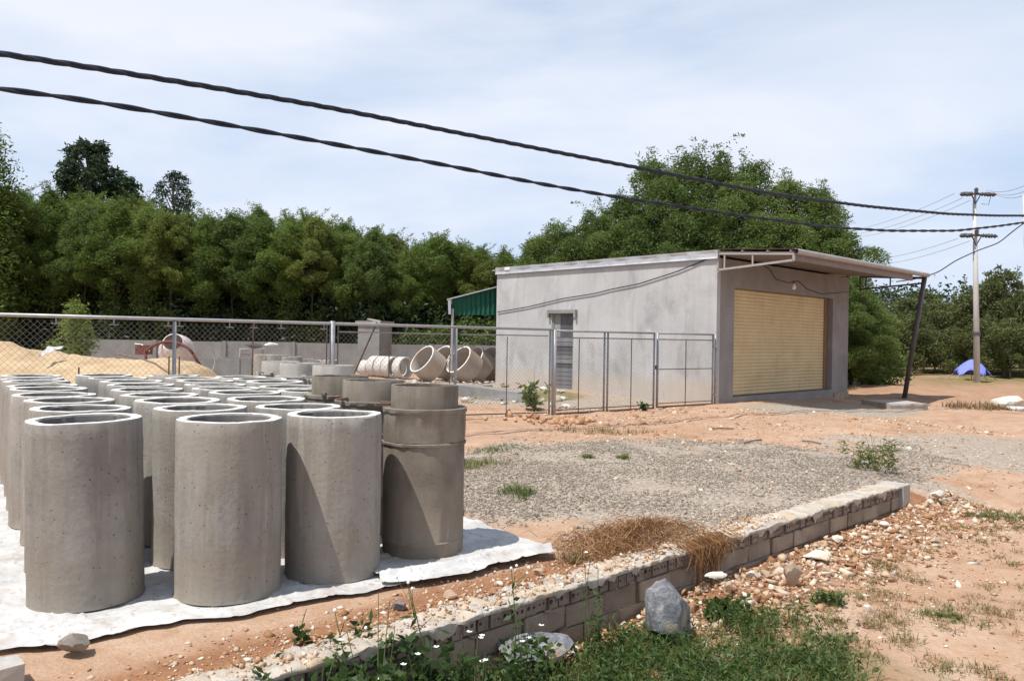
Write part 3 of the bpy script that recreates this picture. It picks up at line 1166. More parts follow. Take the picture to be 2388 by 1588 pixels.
# mortar between bricks and blocks: one recessed core, plus squeezed-out lumps
mb = MB()
mb.box(((T_START + T_END) / 2, TH / 2 + 0.015, (ZT - 0.06 - 0.55) / 2), (T_END - T_START, TH - 0.05, 0.60))
mb.build('mortar_core', M_mortar, wall)
mb = MB()
rs = random.Random(4)
for _ in range(34):
    q = rs.uniform(T_START, T_END)
    zz = rs.choice([ZT - 0.103, ZT - 0.115, ZT - 0.26])
    mb.box((q, -0.002, zz + rs.uniform(-0.01, 0.01)), (rs.uniform(0.02, 0.09), rs.uniform(0.008, 0.02), rs.uniform(0.006, 0.02)), Matrix.Rotation(rs.uniform(-0.25, 0.25), 3, 'Y'), 0.005)
tag(mb.build('mortar_lumps', M_brick, wall), kind='stuff')
# mortar cap: uneven slab with ragged front edge and drips
nu, nv = 620, 11
us = np.linspace(T_START, T_END, nu)
prof = [(-0.006, -0.026), (-0.012, -0.016), (-0.009, -0.004), (0.008, 0.004), (0.05, 0.006), (0.10, 0.006), (0.15, 0.006), (0.20, 0.003), (0.235, -0.002), (0.245, -0.02), (0.245, -0.05)]
V = []
for iu, u in enumerate(us):
    drip = max(0.0, float(fbm(u * 9, 3.3, 71)) - 0.55) * 0.34
    edge = (float(fbm(u * 9, 1.0, 72)) - 0.5) * 0.03
    for k, (py_, pz) in enumerate(prof):
        b_ = (float(fbm(u * 14, py_ * 26, 73)) - 0.5) * 0.040
        # grooves above the brick joints
        ph = (u - T_START) / 0.0955
        gv = -0.013 * math.exp(-((ph - round(ph)) * 0.0955 / 0.008) ** 2) if 3 <= k <= 8 else 0
        yy = py_ + (edge if k < 4 else 0) + (edge * 0.8 if k > 7 else 0)
        zz = ZT + pz + (b_ if 1 <= k <= 9 else 0) + gv - (drip if k == 0 else drip * 0.5 if k == 1 else 0)
        V.append((u, yy, zz))
I = np.arange(nu * nv).reshape(nu, nv)
F = np.stack([I[:-1, :-1], I[1:, :-1], I[1:, 1:], I[:-1, 1:]], -1).reshape(-1, 4)
o = link_mesh('mortar_cap', mesh_np('mortar_cap', V, F), M_mortar, wall)
autosmooth(o.data, 50)
# end block
bm = bmesh.new()
bmesh.ops.create_cube(bm, size=1.0)
for v in bm.verts:
    v.co = Vector((v.co.x * 0.20, v.co.y * 0.27, v.co.z * 0.47))
bmesh.ops.bevel(bm, geom=list(bm.edges), offset=0.008, segments=1, affect='EDGES')
me = bpy.data.meshes.new('end_block')
bm.to_mesh(me)
bm.free()
o = link_mesh('end_block', me, M_post, wall)
o.location = (T_END + 0.10, TH / 2 - 0.012, ZT + 0.004 - 0.235)
# crumbs of soil and mortar lying on the wall top and in the strip behind it
n = 4200
t_ = np.random.default_rng(8).uniform(T_START + 0.6, 5.0, n)
s_ = -np.abs(np.random.default_rng(9).normal(0.26, 0.20, n)) - 0.01
x = W0.x + WD.x * t_ + WN.x * s_
y = W0.y + WD.y * t_ + WN.y * s_
z = np.where(s_ > -0.24, ZT + 0.004, ground_z(x, y))
scatter_stones('soil_crumbs', np.stack([x, y, z + 0.002], 1), np.random.default_rng(10).lognormal(math.log(0.0095), 0.5, n), M_rubble, SVs, 0.65, 7,
               label='crumbs of soil and mortar scattered on the wall top and behind it', cat='crumbs', kind='stuff')
for k, (px, py, s, lab) in enumerate([(930, 1410, 0.055, 'grey stone wedged under the tarpaulin edge behind the low wall'), (1050, 1385, 0.05, 'reddish stone just under the tarpaulin edge at its torn notch'),
                                      (1255, 1330, 0.035, 'brown clod between tarpaulin corner and wall top')]):
    p = at_z(px, py, 0.02)
    rock('rock', (p.x, p.y, 0.018), (s, s * 0.7, s * 0.6), (M_grey_rock, M_tan_rock, M_tan_rock)[k], lab, seed=60 + k, sub=2)

# ------------------------------------------------------------------ white tarpaulins
TA = Vector((-2.42, 3.83, 0))
TB = Vector((0.38, 5.69, 0))
TV = Vector((-0.54, 0.842, 0)).normalized()


def tarp(name, u0, u1, depth, z0, seed, label, fold=0.0, skew=0.0):
    nu_, nv_ = 150, 170
    e = TB - TA
    V = np.zeros((nu_, nv_, 3))
    uu = np.linspace(u0, u1, nu_)
    vv = np.linspace(0, 1, nv_) ** 1.6 * depth
    UU, VV = np.meshgrid(uu, vv, indexing='ij')
    X = TA.x + e.x * UU + TV.x * VV
    Y = TA.y + e.y * UU + TV.y * VV
    edge = np.exp(-VV / 0.12)
    off = (fbm(UU * 9 + seed, VV * 0 + 2, seed) - 0.5) * 0.20 * edge
    X += TV.x * off
    Y += TV.y * off
    dr = np.exp(-np.minimum(UU - u0, u1 - UU) / 0.03)
    X += (fbm(VV * 3, UU * 0 + 5, seed + 4) - 0.5) * 0.10 * dr
    wr = np.abs(fbm(UU * 5 + VV * 0.8, VV * 2.2, seed + 1) - 0.5) * 2
    Z = z0 + 0.004 + 0.014 * np.clip(0.35 - wr, 0, 1) / 0.35 + 0.006 * fbm(X * 6, Y * 6, seed + 2)
    Z += fold * np.exp(-((VV - 0.13 - 0.05 * fbm(UU * 3, UU * 0, 3)) / 0.035) ** 2)
    Z += 0.012 * edge * fbm(UU * 14, VV, seed + 7)
    for q, (fu, fv) in enumerate(((11, 1.5), (3, 5), (7, -4))):
        rg = np.abs(fbm(UU * fu + VV * 0.5, VV * fv + UU * 2, seed + 20 + q, 3) - 0.5)
        Z += 0.010 * np.exp(-rg / 0.010)
    V[..., 0], V[..., 1], V[..., 2] = X, Y, Z
    I = np.arange(nu_ * nv_).reshape(nu_, nv_)
    F = np.stack([I[:-1, :-1], I[1:, :-1], I[1:, 1:], I[:-1, 1:]], -1).reshape(-1, 4)
    o = link_mesh(name, mesh_np(name, V.reshape(-1, 3), F, True), M_tarp)
    return tag(o, label, 'tarpaulin')


tarp('tarpaulin', -0.01, 0.66, 7.0, 0.0, 3, 'large dusty white tarpaulin spread under the rows of concrete pipes')
tarp('tarpaulin', 0.60, 1.0, 7.0, 0.026, 13, 'white tarpaulin with a folded front edge under the pipe mould at the right', fold=0.035)

# ------------------------------------------------------------------ standing concrete pipes
PR, PRI, PH = 0.305, 0.238, 1.03


def pipe_mesh(name, Ro, Ri, Hh, seed, n=64, rings=14):
    rs = np.random.default_rng(seed)
    chip = np.convolve(np.concatenate([rs.random(n)] * 3), np.ones(3) / 3, 'same')[n:2 * n]
    edge_o = -np.clip(chip - 0.60, 0, 1) * 0.05
    edge_z = (np.convolve(np.concatenate([rs.random(n)] * 3), np.ones(5) / 5, 'same')[n:2 * n] - 0.5) * 0.011
    chip2 = np.convolve(np.concatenate([rs.random(n)] * 3), np.ones(3) / 3, 'same')[n:2 * n]
    edge_i = np.clip(chip2 - 0.60, 0, 1) * 0.035
    prof = [(Ro + 0.004, 0.0)] + [(Ro, 0.02 + (Hh - 0.03) * k / rings) for k in range(rings + 1)]
    no = len(prof)
    prof += [(Ro - 0.006, Hh), (Ri + 0.006, Hh)]
    prof += [(Ri, Hh - 0.01), (Ri, Hh * 0.7), (Ri, Hh * 0.4), (Ri, 0.0)]

    lump = rs.normal(0, 0.0012, (len(prof), n))
    ks = int(rs.integers(n))
    lump[:no - 1, ks] += 0.006      # mould seam
    lump[:no - 1, (ks + n // 2) % n] += 0.006

    def jit(i, k):
        dr = lump[i, k]
        dz = 0
        if i == no:
            dr += edge_o[k]
            dz = edge_z[k]
        elif i == no - 1:
            dr += edge_o[k] * 0.4
            dz = edge_z[k] * 0.6
        elif i == no + 1:
            dr += edge_i[k]
            dz = edge_z[k]
        return dr, dz
    mb = MB().lathe(prof, n, True, jit)
    me = mb.mesh(name)
    me.materials.append(M_pipe)
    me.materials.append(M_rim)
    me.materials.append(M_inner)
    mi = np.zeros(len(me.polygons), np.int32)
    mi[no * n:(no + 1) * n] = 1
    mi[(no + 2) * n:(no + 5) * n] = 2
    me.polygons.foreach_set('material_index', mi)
    autosmooth(me, 40)
    return me


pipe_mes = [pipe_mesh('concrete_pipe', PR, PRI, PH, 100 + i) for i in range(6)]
rows = {
    'the leftmost row': [(-2.455, 4.70), (-2.855, 5.35), (-3.30, 6.03), (-3.72, 6.56), (-4.08, 7.12), (-4.50, 7.75), (-4.87, 8.27), (-5.22, 8.80), (-5.56, 9.33)],
    'the second row from the left': [(-1.69, 4.86), (-2.13, 5.55), (-2.52, 6.10), (-2.92, 6.70), (-3.30, 7.33), (-3.63, 7.90), (-4.00, 8.48), (-4.40, 9.03), (-4.83, 9.58)],
    'the third row from the left': [(-1.155, 5.30), (-1.54, 5.84), (-1.96, 6.45), (-2.33, 7.05), (-2.69, 7.60), (-3.05, 8.30), (-3.37, 8.90), (-3.74, 9.45), (-4.18, 9.97)],
    'the right row behind the moulds': [(-1.90, 7.62), (-2.24, 8.15), (-2.57, 8.78), (-2.92, 9.34), (-3.33, 9.92)],
}
ORD = ['front', 'second', 'third', 'fourth', 'fifth', 'sixth', 'seventh', 'eighth', 'ninth']
rs = random.Random(2)
ki = 0
for rname, pts in rows.items():
    for j, (x, y) in enumerate(pts):
        o = bpy.data.objects.new('concrete_pipe', pipe_mes[ki % 6])
        COL.objects.link(o)
        ki += 1
        o.location = (x, y, 0.012 + rs.uniform(-0.006, 0.010))
        o.rotation_euler = (rs.uniform(-0.008, 0.008), rs.uniform(-0.010, 0.010), rs.uniform(0, 6.28))
        if (j, rname) == (0, 'the leftmost row'):
            o.rotation_euler[1] = -0.024
        if j == 0:
            lab = 'front concrete pipe of %s, standing upright on the white tarpaulin' % rname
        elif j == len(pts) - 1:
            lab = 'last and farthest upright concrete pipe of %s' % rname
        else:
            lab = '%s upright concrete pipe from the front in %s' % (ORD[j], rname)
        tag(o, lab, 'concrete pipe', 'concrete pipes standing in rows on the tarpaulin')


# ------------------------------------------------------------------ pipe moulds
def mould_parts(seed):
    rs = np.random.default_rng(seed)
    n = 56
    J = lambda sc: (lambda i, k: (rs.normal(0, sc), rs.normal(0, sc * 0.7)))
    lower = MB().lathe([(0.285, 0.0), (0.289, 0.10), (0.293, 0.106), (0.293, 0.118), (0.288, 0.124), (0.289, 0.40), (0.289, 0.78), (0.300, 0.786), (0.302, 0.802), (0.290, 0.806), (0.25, 0.806)], n, False, J(0.0012))
    upper = MB().lathe([(0.25, 0.808), (0.292, 0.809), (0.294, 0.90), (0.296, 1.005), (0.303, 1.012), (0.304, 1.040), (0.296, 1.044), (0.235, 1.035)], n, False, J(0.0015))
    inner = MB().lathe([(0.242, 1.00), (0.241, 1.05), (0.240, 1.19), (0.236, 1.198), (0.222, 1.194), (0.221, 1.02), (0.0, 1.018)], n, False, J(0.0015))
    return lower, upper, inner


def make_mould(seed):
    root = empty('pipe_mould')
    lo, up, inn = mould_parts(seed)
    for nm, mb in (('lower_shell', lo), ('upper_shell', up), ('inner_core', inn)):
        o = mb.build(nm, M_mould, root)
        autosmooth(o.data, 40)
    # vertical seam strip with clamp lugs
    a = 0.55
    mb = MB()
    mb.box((0.296 * math.cos(a), 0.296 * math.sin(a), 0.40), (0.03, 0.02, 0.76), Matrix.Rotation(a, 3, 'Z'))
    mb.build('seam_strip', M_mould, root)
    for zz in (0.25, 0.62, 0.93):
        MB().box((0.312 * math.cos(a), 0.312 * math.sin(a), zz), (0.03, 0.035, 0.05), Matrix.Rotation(a, 3, 'Z'), 0.003).build('clamp_lug', M_rusty, root)
    # wooden wedges on the rim
    for a2 in (2.75, 3.4):
        MB().box((0.30 * math.cos(a2), 0.30 * math.sin(a2), 1.058), (0.12, 0.03, 0.022), Matrix.Rotation(a2 + 0.4, 3, 'Z'), 0.004).build('wedge', M_rusty, root)
    return root


m0 = make_mould(1)
mspots = [(-0.62, 5.80, 0.0, 'tall dark cement caked pipe mould standing at the right end of the front row'),
          (-1.09, 6.38, 0.6, 'middle one of three large pipe moulds, just behind the front mould'),
          (-1.48, 6.98, 1.7, 'third large pipe mould back, beside the upright pipes'),
          (-2.08, 9.42, 0.4, 'pale pipe mould standing behind the right row of pipes near the fence'),
          (-2.62, 9.98, 2.4, 'pipe mould left of the pale one behind the right row of pipes'),
          (-3.02, 10.55, 1.2, 'leftmost of the pipe moulds standing behind the right row of pipes')]
for i, (x, y, a, lab) in enumerate(mspots):
    o = m0 if i == 0 else copy_tree(m0)
    o.location = (x, y, 0.014)
    o.rotation_euler = (0, 0, a)
    tag(o, lab, 'pipe mould', 'concrete pipe moulds')
    if i >= 3:
        for ch in o.children:
            ch.data = ch.data.copy()
            ch.data.materials.clear()
            ch.data.materials.append(M_moulds)
# white chalk mark slat on the front mould
# small far moulds behind the fence
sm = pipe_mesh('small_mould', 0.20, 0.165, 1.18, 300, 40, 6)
for i, (x, y, lab) in enumerate([(-4.25, 15.6, 'right one of three slim concrete cylinders beyond the fence'), (-4.62, 15.9, 'middle one of three slim concrete cylinders beyond the fence'), (-5.0, 16.2, 'left one of three slim concrete cylinders beyond the fence')]):
    o = bpy.data.objects.new('concrete_cylinder', sm)
    COL.objects.link(o)
    o.location = (x, y, gz(x, y))
    tag(o, lab, 'concrete cylinder', 'slim concrete cylinders beyond the fence')

# ------------------------------------------------------------------ chain link fence and gates
FA = Vector((-0.76, 15.54, 0))
FB = Vector((5.05, 20.10, 0))
FD = (FB - FA).normalized()


def on_fence(px):
    u = (px - CX) / FPX
    # FA.x + FD.x k = u (FA.y + FD.y k)
    k = (u * FA.y - FA.x) / (FD.x - u * FD.y)
    return FA + FD * k


def fpos(px, z):
    p = on_fence(px)
    return Vector((p.x, p.y, z))


FZ = 1.76
ZB = 0.06


def chain(a, b, z0, z1, name, parent, cell=0.085, r=0.0018):
    """diamond wire mesh between two points on the ground line"""
    a, b = Vector(a), Vector(b)
    d = (b - a)
    L = d.length
    d.normalize()
    Hh = z1 - z0
    mb = MB()
    nrm = Vector((-d.y, d.x, 0))
    for sgn in (1, -1):
        k = -Hh
        while k < L + Hh:
            # line x = k + sgn*z
            if sgn > 0:
                xa, xb = k, k + Hh
                za, zb = 0, Hh
            else:
                xa, xb = k + Hh, k
                za, zb = 0, Hh
            # clip
            pts = []
            for (x1_, y1_, x2_, y2_) in ((xa, za, xb, zb),):
                dx, dy = x2_ - x1_, y2_ - y1_
                t0, t1 = 0.0, 1.0
                if dx > 0:
                    t0 = max(t0, (0 - x1_) / dx)
                    t1 = min(t1, (L - x1_) / dx)
                else:
                    t0 = max(t0, (L - x1_) / dx)
                    t1 = min(t1, (0 - x1_) / dx)
                if t1 - t0 > 0.01:
                    p1 = a + d * (x1_ + dx * t0) + Vector((0, 0, z0 + dy * t0)) + nrm * (0.002 * sgn)
                    p2 = a + d * (x1_ + dx * t1) + Vector((0, 0, z0 + dy * t1)) + nrm * (0.002 * sgn)
                    mb.tube([p1, p2], r, 3, False)
            k += cell
    o = mb.build(name, M_wire, parent)
    return tag(o, kind='stuff')


fence = empty('chain_link_fence', fpos(765 * 1.0127, 0))
fo = fence.location.copy()
tag(fence, 'long grey chain link fence with steel posts behind the pipes', 'fence')


def rel(p, root):
    return Vector(p) - root.location


XL = -140
pl, pr_ = fpos(XL, FZ), fpos(1291, FZ)
mb = MB().tube([rel(fpos(XL, FZ + 0.01), fence), rel(fpos(400, FZ + 0.01), fence), rel(fpos(1291, FZ), fence)], 0.026, 8)
o = mb.build('top_rail', M_rail, fence, True)
for px, r, m_ in ((407, 0.028, M_metal), (775, 0.045, M_metal), (1063, 0.032, M_metal), (-100, 0.03, M_metal)):
    p = fpos(px, 0)
    mb = MB().tube([rel((p.x, p.y, gz(p.x, p.y) - 0.2), fence), rel((p.x, p.y, FZ + (0.05 if px == 775 else -0.02)), fence)], r, 10)
    mb.build('post', m_, fence, True)
for px in (185, 395, 419, 590, 762, 788, 908, 1050, 1183):
    p = fpos(px, 0)
    if px in (908, 1183):
        top = FZ - 0.16
    else:
        top = FZ - 0.7 if px == 185 else (FZ - 0.55 if px < 500 else FZ - 0.02)
    MB().tube([rel((p.x, p.y, gz(p.x, p.y) - 0.05), fence), rel((p.x, p.y, top), fence)], 0.011, 6).build('rod', M_rusty, fence)
# lower top rail of the right bays, bottom rail
for a_, b_ in ((790, 1050), (1076, 1278)):
    MB().tube([rel(fpos(a_, FZ - 0.13), fence), rel(fpos(b_, FZ - 0.13), fence)], 0.014, 6).build('mesh_rail', M_metal, fence)
    MB().tube([rel(fpos(a_, ZB + 0.03), fence), rel(fpos(b_, ZB - 0.02), fence)], 0.014, 6).build('bottom_rail', M_rusty, fence)
# little hanging brackets under the top rail
for px in (130, 265, 392, 418, 535, 592, 655, 755):
    p = fpos(px, FZ)
    mb = MB()
    mb.bar(rel(p, fence), rel(p + Vector((0, 0, -0.085)), fence), 0.014, 0.014)
    q = p + Vector((0, 0, -0.092))
    mb.bar(rel(q - FD * 0.06, fence), rel(q + FD * 0.06, fence), 0.016, 0.016)
    mb.build('bracket', M_metal, fence)
for a_, b_, zt in ((XL, 407, FZ - 0.05), (407, 775, FZ - 0.05), (788, 1055, FZ - 0.13), (1076, 1278, FZ - 0.13)):
    pa, pb = rel(fpos(a_, 0), fence), rel(fpos(b_, 0), fence)
    chain(pa, pb, ZB, zt, 'wire_mesh', fence)


def gate(name, label, pxs, stiles, mids, z0, ztop, wheel=None, midrail=None):
    root = empty(name, fpos(pxs[0], 0))
    tag(root, label, 'gate')
    for px, r in stiles:
        p = fpos(px, 0)
        MB().tube([rel((p.x, p.y, z0 - 0.06 if r > 0.03 else z0), root), rel((p.x, p.y, ztop + 0.02), root)], r, 8).build('stile', M_metal if r < 0.04 else M_rail, root, True)
    for zz, r, m_ in ((ztop, 0.024, M_metal), (ztop - 0.14, 0.016, M_metal), (z0, 0.022, M_rusty), (z0 + 0.08, 0.012, M_rusty)):
        MB().tube([rel(fpos(pxs[0], zz), root), rel(fpos(pxs[1], zz), root)], r, 6).build('rail', m_, root, True)
    for px in mids:
        MB().tube([rel(fpos(px, z0), root), rel(fpos(px, ztop - 0.14), root)], 0.012, 6).build('rod', M_rusty, root)
    if midrail:
        MB().tube([rel(fpos(pxs[0], midrail), root), rel(fpos(pxs[1], midrail), root)], 0.012, 6).build('mid_rail', M_rusty, root)
    chain(rel(fpos(pxs[0], 0), root), rel(fpos(pxs[1], 0), root), z0, ztop - 0.14, 'wire_mesh', root)
    return root


g1 = gate('sliding_gate', 'wide two bay chain link gate with a wheel in front of the grey building', (1292, 1527), [(1293, 0.048), (1283, 0.02), (1410, 0.022), (1418, 0.022), (1526, 0.024)], [1351, 1473], 0.0, FZ - 0.02)
p = fpos(1507, 0)
mb = MB().lathe([(0.015, -0.02), (0.055, -0.02), (0.06, 0), (0.055, 0.02), (0.015, 0.02)], 16, True)
w_ = mb.build('wheel', M_rusty, g1, True)
w_.location = rel((p.x + 0.04, p.y - 0.05, 0.0), g1)
w_.rotation_euler = (R(90), 0, math.atan2(FD.y, FD.x))
MB().bar(rel((p.x, p.y, 0.02), g1), rel((p.x + 0.04, p.y - 0.05, -0.0), g1), 0.03).build('wheel_bracket', M_rusty, g1)
g2 = gate('swing_gate', 'narrow chain link gate leaf hinged at the corner of the grey building', (1534, 1664), [(1534, 0.03), (1663, 0.024), (1669, 0.03)], [1600], 0.02, FZ - 0.02, midrail=0.90)
p = fpos(1531, 0.95)
MB().box(rel(p, g2), (0.07, 0.07, 0.09), None, 0.005).build('padlock', M_dark, g2)
for zz in (1.45, 0.25):
    p = fpos(1666, zz)
    MB().box(rel(p, g2), (0.09, 0.05, 0.05)).build('hinge', M_metal, g2)

# leaning prop bar behind the fence
MB().tube([at_y(832, 893, 16.2), at_y(879, 755, 17.2)], 0.018, 6)
o = MB().tube([at_y(822, 880, 15.2), at_y(879, 752, 14.9)], 0.016, 6).build('steel_bar', M_dark)
tag(o, 'thin dark steel bar leaning against the fence before the concrete booth', 'steel bar')

# ------------------------------------------------------------------ grey building
BC = Vector((5.13, 20.25, 0))
S2 = math.sqrt(0.5)
LW = Vector((-S2, S2, 0))     # along the side wall, going back
FW = Vector((S2, S2, 0))      # along the front wall, going right
FO = Vector((S2, -S2, 0))     # front wall outward
bld = empty('garage_building', BC)
bld.rotation_euler = (0, 0, R(45))   # local x = FW, local y = LW, local -y = FO
tag(bld, 'grey cement rendered building with a cream roller shutter and front canopy', 'building')
LS, LF = 7.98, 8.03
ZR = 3.68
T = 0.16
# side wall with the door opening (local x = 0 .. T)
d0, d1, dz1 = 4.72, 5.58, 2.33
ZF = -0.6


def lbox(mb, x0, x1, y0, y1, z0, z1):
    mb.box(((x0 + x1) / 2, (y0 + y1) / 2, (z0 + z1) / 2), (x1 - x0, y1 - y0, z1 - z0))


mb = MB()
lbox(mb, 0, T, 0, d0, ZF, ZR)
lbox(mb, 0, T, d0, d1, dz1, ZR)
lbox(mb, 0, T, d0, d1, ZF, 0.10)
lbox(mb, 0, T, d1, LS, ZF, ZR)
mb.build('side_wall', M_plaster, bld)
s0, s1, sz0, sz1 = 0.86, 6.85, 0.16, 2.97
mb = MB()
lbox(mb, T, s0, 0, T, ZF, ZR)
lbox(mb, s0, s1, 0, T, sz1, ZR)
lbox(mb, s0, s1, 0, T + 0.3, ZF, sz0 - 0.02)
lbox(mb, s1, LF, 0, T + 0.22, ZF, ZR)
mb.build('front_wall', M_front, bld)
mb = MB()
lbox(mb, LF - T, LF, T + 0.22, LS, ZF, ZR)
lbox(mb, T, LF - T, LS - T, LS, ZF, ZR)
mb.build('back_wall', M_front, bld)
mb = MB()
lbox(mb, LF - 1.05, LF + 0.03, -0.03, -0.002, ZF, 0.05)
mb.build('pillar_base', M_block, bld)
# roller shutter with slats
sh = empty('roller_shutter')
sh.parent = bld
sl_h = (sz1 - sz0) / 30
mb = MB()
x0, x1 = s0 + 0.02, s1 - 0.20
yy = 0.20
pr = [(0.0, 0.0), (-0.014, 0.25), (-0.018, 0.55), (-0.012, 0.80), (0.006, 0.86), (0.006, 1.0)]
vs = []
for (dy, f) in pr:
    vs += [(x0, yy + dy, f * sl_h), (x1, yy + dy, f * sl_h)]
fs = [(2 * i_, 2 * i_ + 1, 2 * i_ + 3, 2 * i_ + 2) for i_ in range(len(pr) - 1)]
vs += [(x0, yy + 0.03, 0), (x1, yy + 0.03, 0), (x0, yy + 0.03, sl_h), (x1, yy + 0.03, sl_h)]
b_ = 2 * len(pr)
fs += [(b_, b_ + 2, b_ + 3, b_ + 1)]
slat_me = MB().add(vs, fs).mesh('slat')
slat_me.materials.append(M_shutter)
for k in range(30):
    o = bpy.data.objects.new('slat', slat_me)
    COL.objects.link(o)
    o.parent = sh
    o.location = (0, 0, sz0 + k * sl_h)
mb = MB()
lbox(mb, s0 - 0.002, s0 + 0.05, 0.10, 0.28, sz0 - 0.02, sz1)
mb.build('guide_rail', M_canopy, sh)
mb = MB()
lbox(mb, s1 - 0.23, s1 - 0.002, 0.16, 0.30, sz0 - 0.02, sz1)
mb.build('guide_rail', mat_plain('brown_guide', (0.22, 0.13, 0.08), 0.6, 0.2, 5), sh)
# side door
door = empty('side_door')
door.parent = bld
mb = MB()
lbox(mb, 0.03, 0.10, d0 + 0.002, d0 + 0.05, 0.102, dz1 - 0.002)
lbox(mb, 0.03, 0.10, d1 - 0.05, d1 - 0.002, 0.102, dz1 - 0.002)
mb.build('door_frame', M_cwall, door)
mb = MB()
lbox(mb, 0.07, 0.09, d0 + 0.05, d1 - 0.30, 1.62, dz1 - 0.004)
mb.build('dark_pane', M_dpane, door)
mb = MB()
lbox(mb, 0.06, 0.09, d1 - 0.30, d1 - 0.05, 1.62, dz1 - 0.004)
mb.build('pale_panel', bcols[2] if False else M_cwall, door)
rs = random.Random(6)
zz = 0.104
bcols = [mat_plain('board_grey_%d' % q, c, 0.6, 0.25, 4) for q, c in enumerate([(0.17, 0.17, 0.18), (0.11, 0.112, 0.12), (0.21, 0.21, 0.22), (0.085, 0.088, 0.095)])]
bm_ = []
for q in range(4):
    mb = MB()
    lbox(mb, 0.05, 0.085, d0 + 0.05, d1 - 0.05, 0, 0.115)
    m__ = mb.mesh('board')
    m__.materials.append(bcols[q])
    bm_.append(m__)
for k in range(12):
    o = bpy.data.objects.new('board', bm_[rs.randrange(4)] if k > 3 else bm_[0])
    COL.objects.link(o)
    o.parent = door
    o.location = (rs.uniform(-0.015, 0.01), 0, zz)
    zz += 0.1265
mb = MB()
lbox(mb, -0.10, -0.002, d0 - 0.14, d1 + 0.12, dz1 + 0.01, dz1 + 0.11)
lbox(mb, -0.10, -0.002, d0 - 0.14, d0 - 0.07, dz1 - 0.12, dz1 + 0.01)
lbox(mb, -0.10, -0.002, d1 + 0.05, d1 + 0.12, dz1 - 0.12, dz1 + 0.01)
mb.build('door_hood', M_cwall, bld)
# roof: corrugated sheet, slight fall to the back, and zinc flashing along the side wall
nu_ = 170
V = []
for i_ in range(nu_):
    xx = -0.06 + (LF + 0.95) * i_ / (nu_ - 1)
    wv = 0.018 * math.sin(xx / 0.16 * 2 * math.pi)
    for yv in (-0.05, LS + 0.25):
        V.append((xx, yv, ZR + 0.17 + wv - 0.012 * max(yv, 0)))
F = [(2 * i_, 2 * i_ + 2, 2 * i_ + 3, 2 * i_ + 1) for i_ in range(nu_ - 1)]
MB().add(V, F).build('roof', M_roof, bld, True)
mb = MB()
V = []
nseg = 60
rs_ = random.Random(3)
for i_ in range(nseg + 1):
    yv = -0.04 + (LS + 0.06) * i_ / nseg
    wob = 0.006 * math.sin(i_ * 0.9) + rs_.uniform(-0.004, 0.004)
    fall = -0.012 * max(yv, 0) * 0.4
    V += [(-0.075, yv, ZR - 0.03 + fall), (-0.055 + wob, yv, ZR + 0.02 + fall), (-0.05 + wob * 1.5, yv, ZR + 0.10 + fall), (-0.062, yv, ZR + 0.19 + fall), (0.12, yv, ZR + 0.205 + fall)]
F = []
for i_ in range(nseg):
    for k in range(4):
        a_ = i_ * 5 + k
        F.append((a_, a_ + 5, a_ + 6, a_ + 1))
mb.add(V, F).build('flashing', M_flash, bld)
mb = MB()
lbox(mb, -0.078, -0.070, LS - 0.65, LS - 0.42, ZR + 0.05, ZR + 0.14)
mb.build('sticker', M_plast, bld)
# canopy
can = empty('canopy')
can.parent = bld
CL = 8.95
D = 2.01


def truss(xx, bmat=M_canopy):
    mb = MB()
    mb.bar((xx, -0.01, 3.785), (xx, -D, 3.655), 0.06, 0.07)
    mb.bar((xx, -0.01, 3.365), (xx, -D, 3.50), 0.05, 0.05)
    mb.bar((xx, -D, 3.48), (xx, -D, 3.66), 0.05, 0.05)
    for f in (0.10, 0.48):
        mb.bar((xx, -D * f, 3.365 + 0.135 * f), (xx, -D * f, 3.785 - 0.13 * f), 0.035, 0.035)
    mb.bar((xx, -0.02, 3.30), (xx, -0.02, 3.80), 0.05, 0.05)
    return mb.build('truss', bmat, can)


truss(0.0)
truss(CL - 0.06, M_dark)
for f in (0.03, 0.35, 0.68, 0.97):
    MB().bar((-0.05, -D * f, 3.845 - 0.13 * f), (CL, -D * f, 3.845 - 0.13 * f + 0.03), 0.05, 0.04).build('purlin', M_canopy, can)
nu_ = 200
V = []
for i_ in range(nu_):
    xx = -0.08 + (CL + 0.12) * i_ / (nu_ - 1)
    wv = 0.016 * math.sin(xx / 0.16 * 2 * math.pi)
    for yv in (0.0, -D - 0.06):
        V.append((xx, yv, 3.895 + wv + 0.13 * yv / D))
F = [(2 * i_, 2 * i_ + 1, 2 * i_ + 3, 2 * i_ + 2) for i_ in range(nu_ - 1)]
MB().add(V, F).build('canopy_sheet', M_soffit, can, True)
# rounded gutter board on the outer edge
mb = MB()
pr = []
for k in range(9):
    a_ = R(100 + k * 170 / 8)
    pr.append((-D - 0.07 + 0.06 * math.cos(a_), 3.70 + 0.065 * math.sin(a_)))
pr += [(-D - 0.02, 3.63)]
V = []
for xx, dz in ((-0.04, 0.0), (CL, 0.045)):
    V += [(xx, a_, b_ + dz) for a_, b_ in pr]
m_ = len(pr)
F = [(k, k + 1, m_ + k + 1, m_ + k) for k in range(m_ - 1)]
mb.add(V, F).build('gutter_board', M_canopy, can, True)
mb = MB()
lbox(mb, 0.0, LF - 0.2, -D + 0.01, -D + 0.04, 3.50, 3.70)
mb.build('fascia', M_soffit, can)
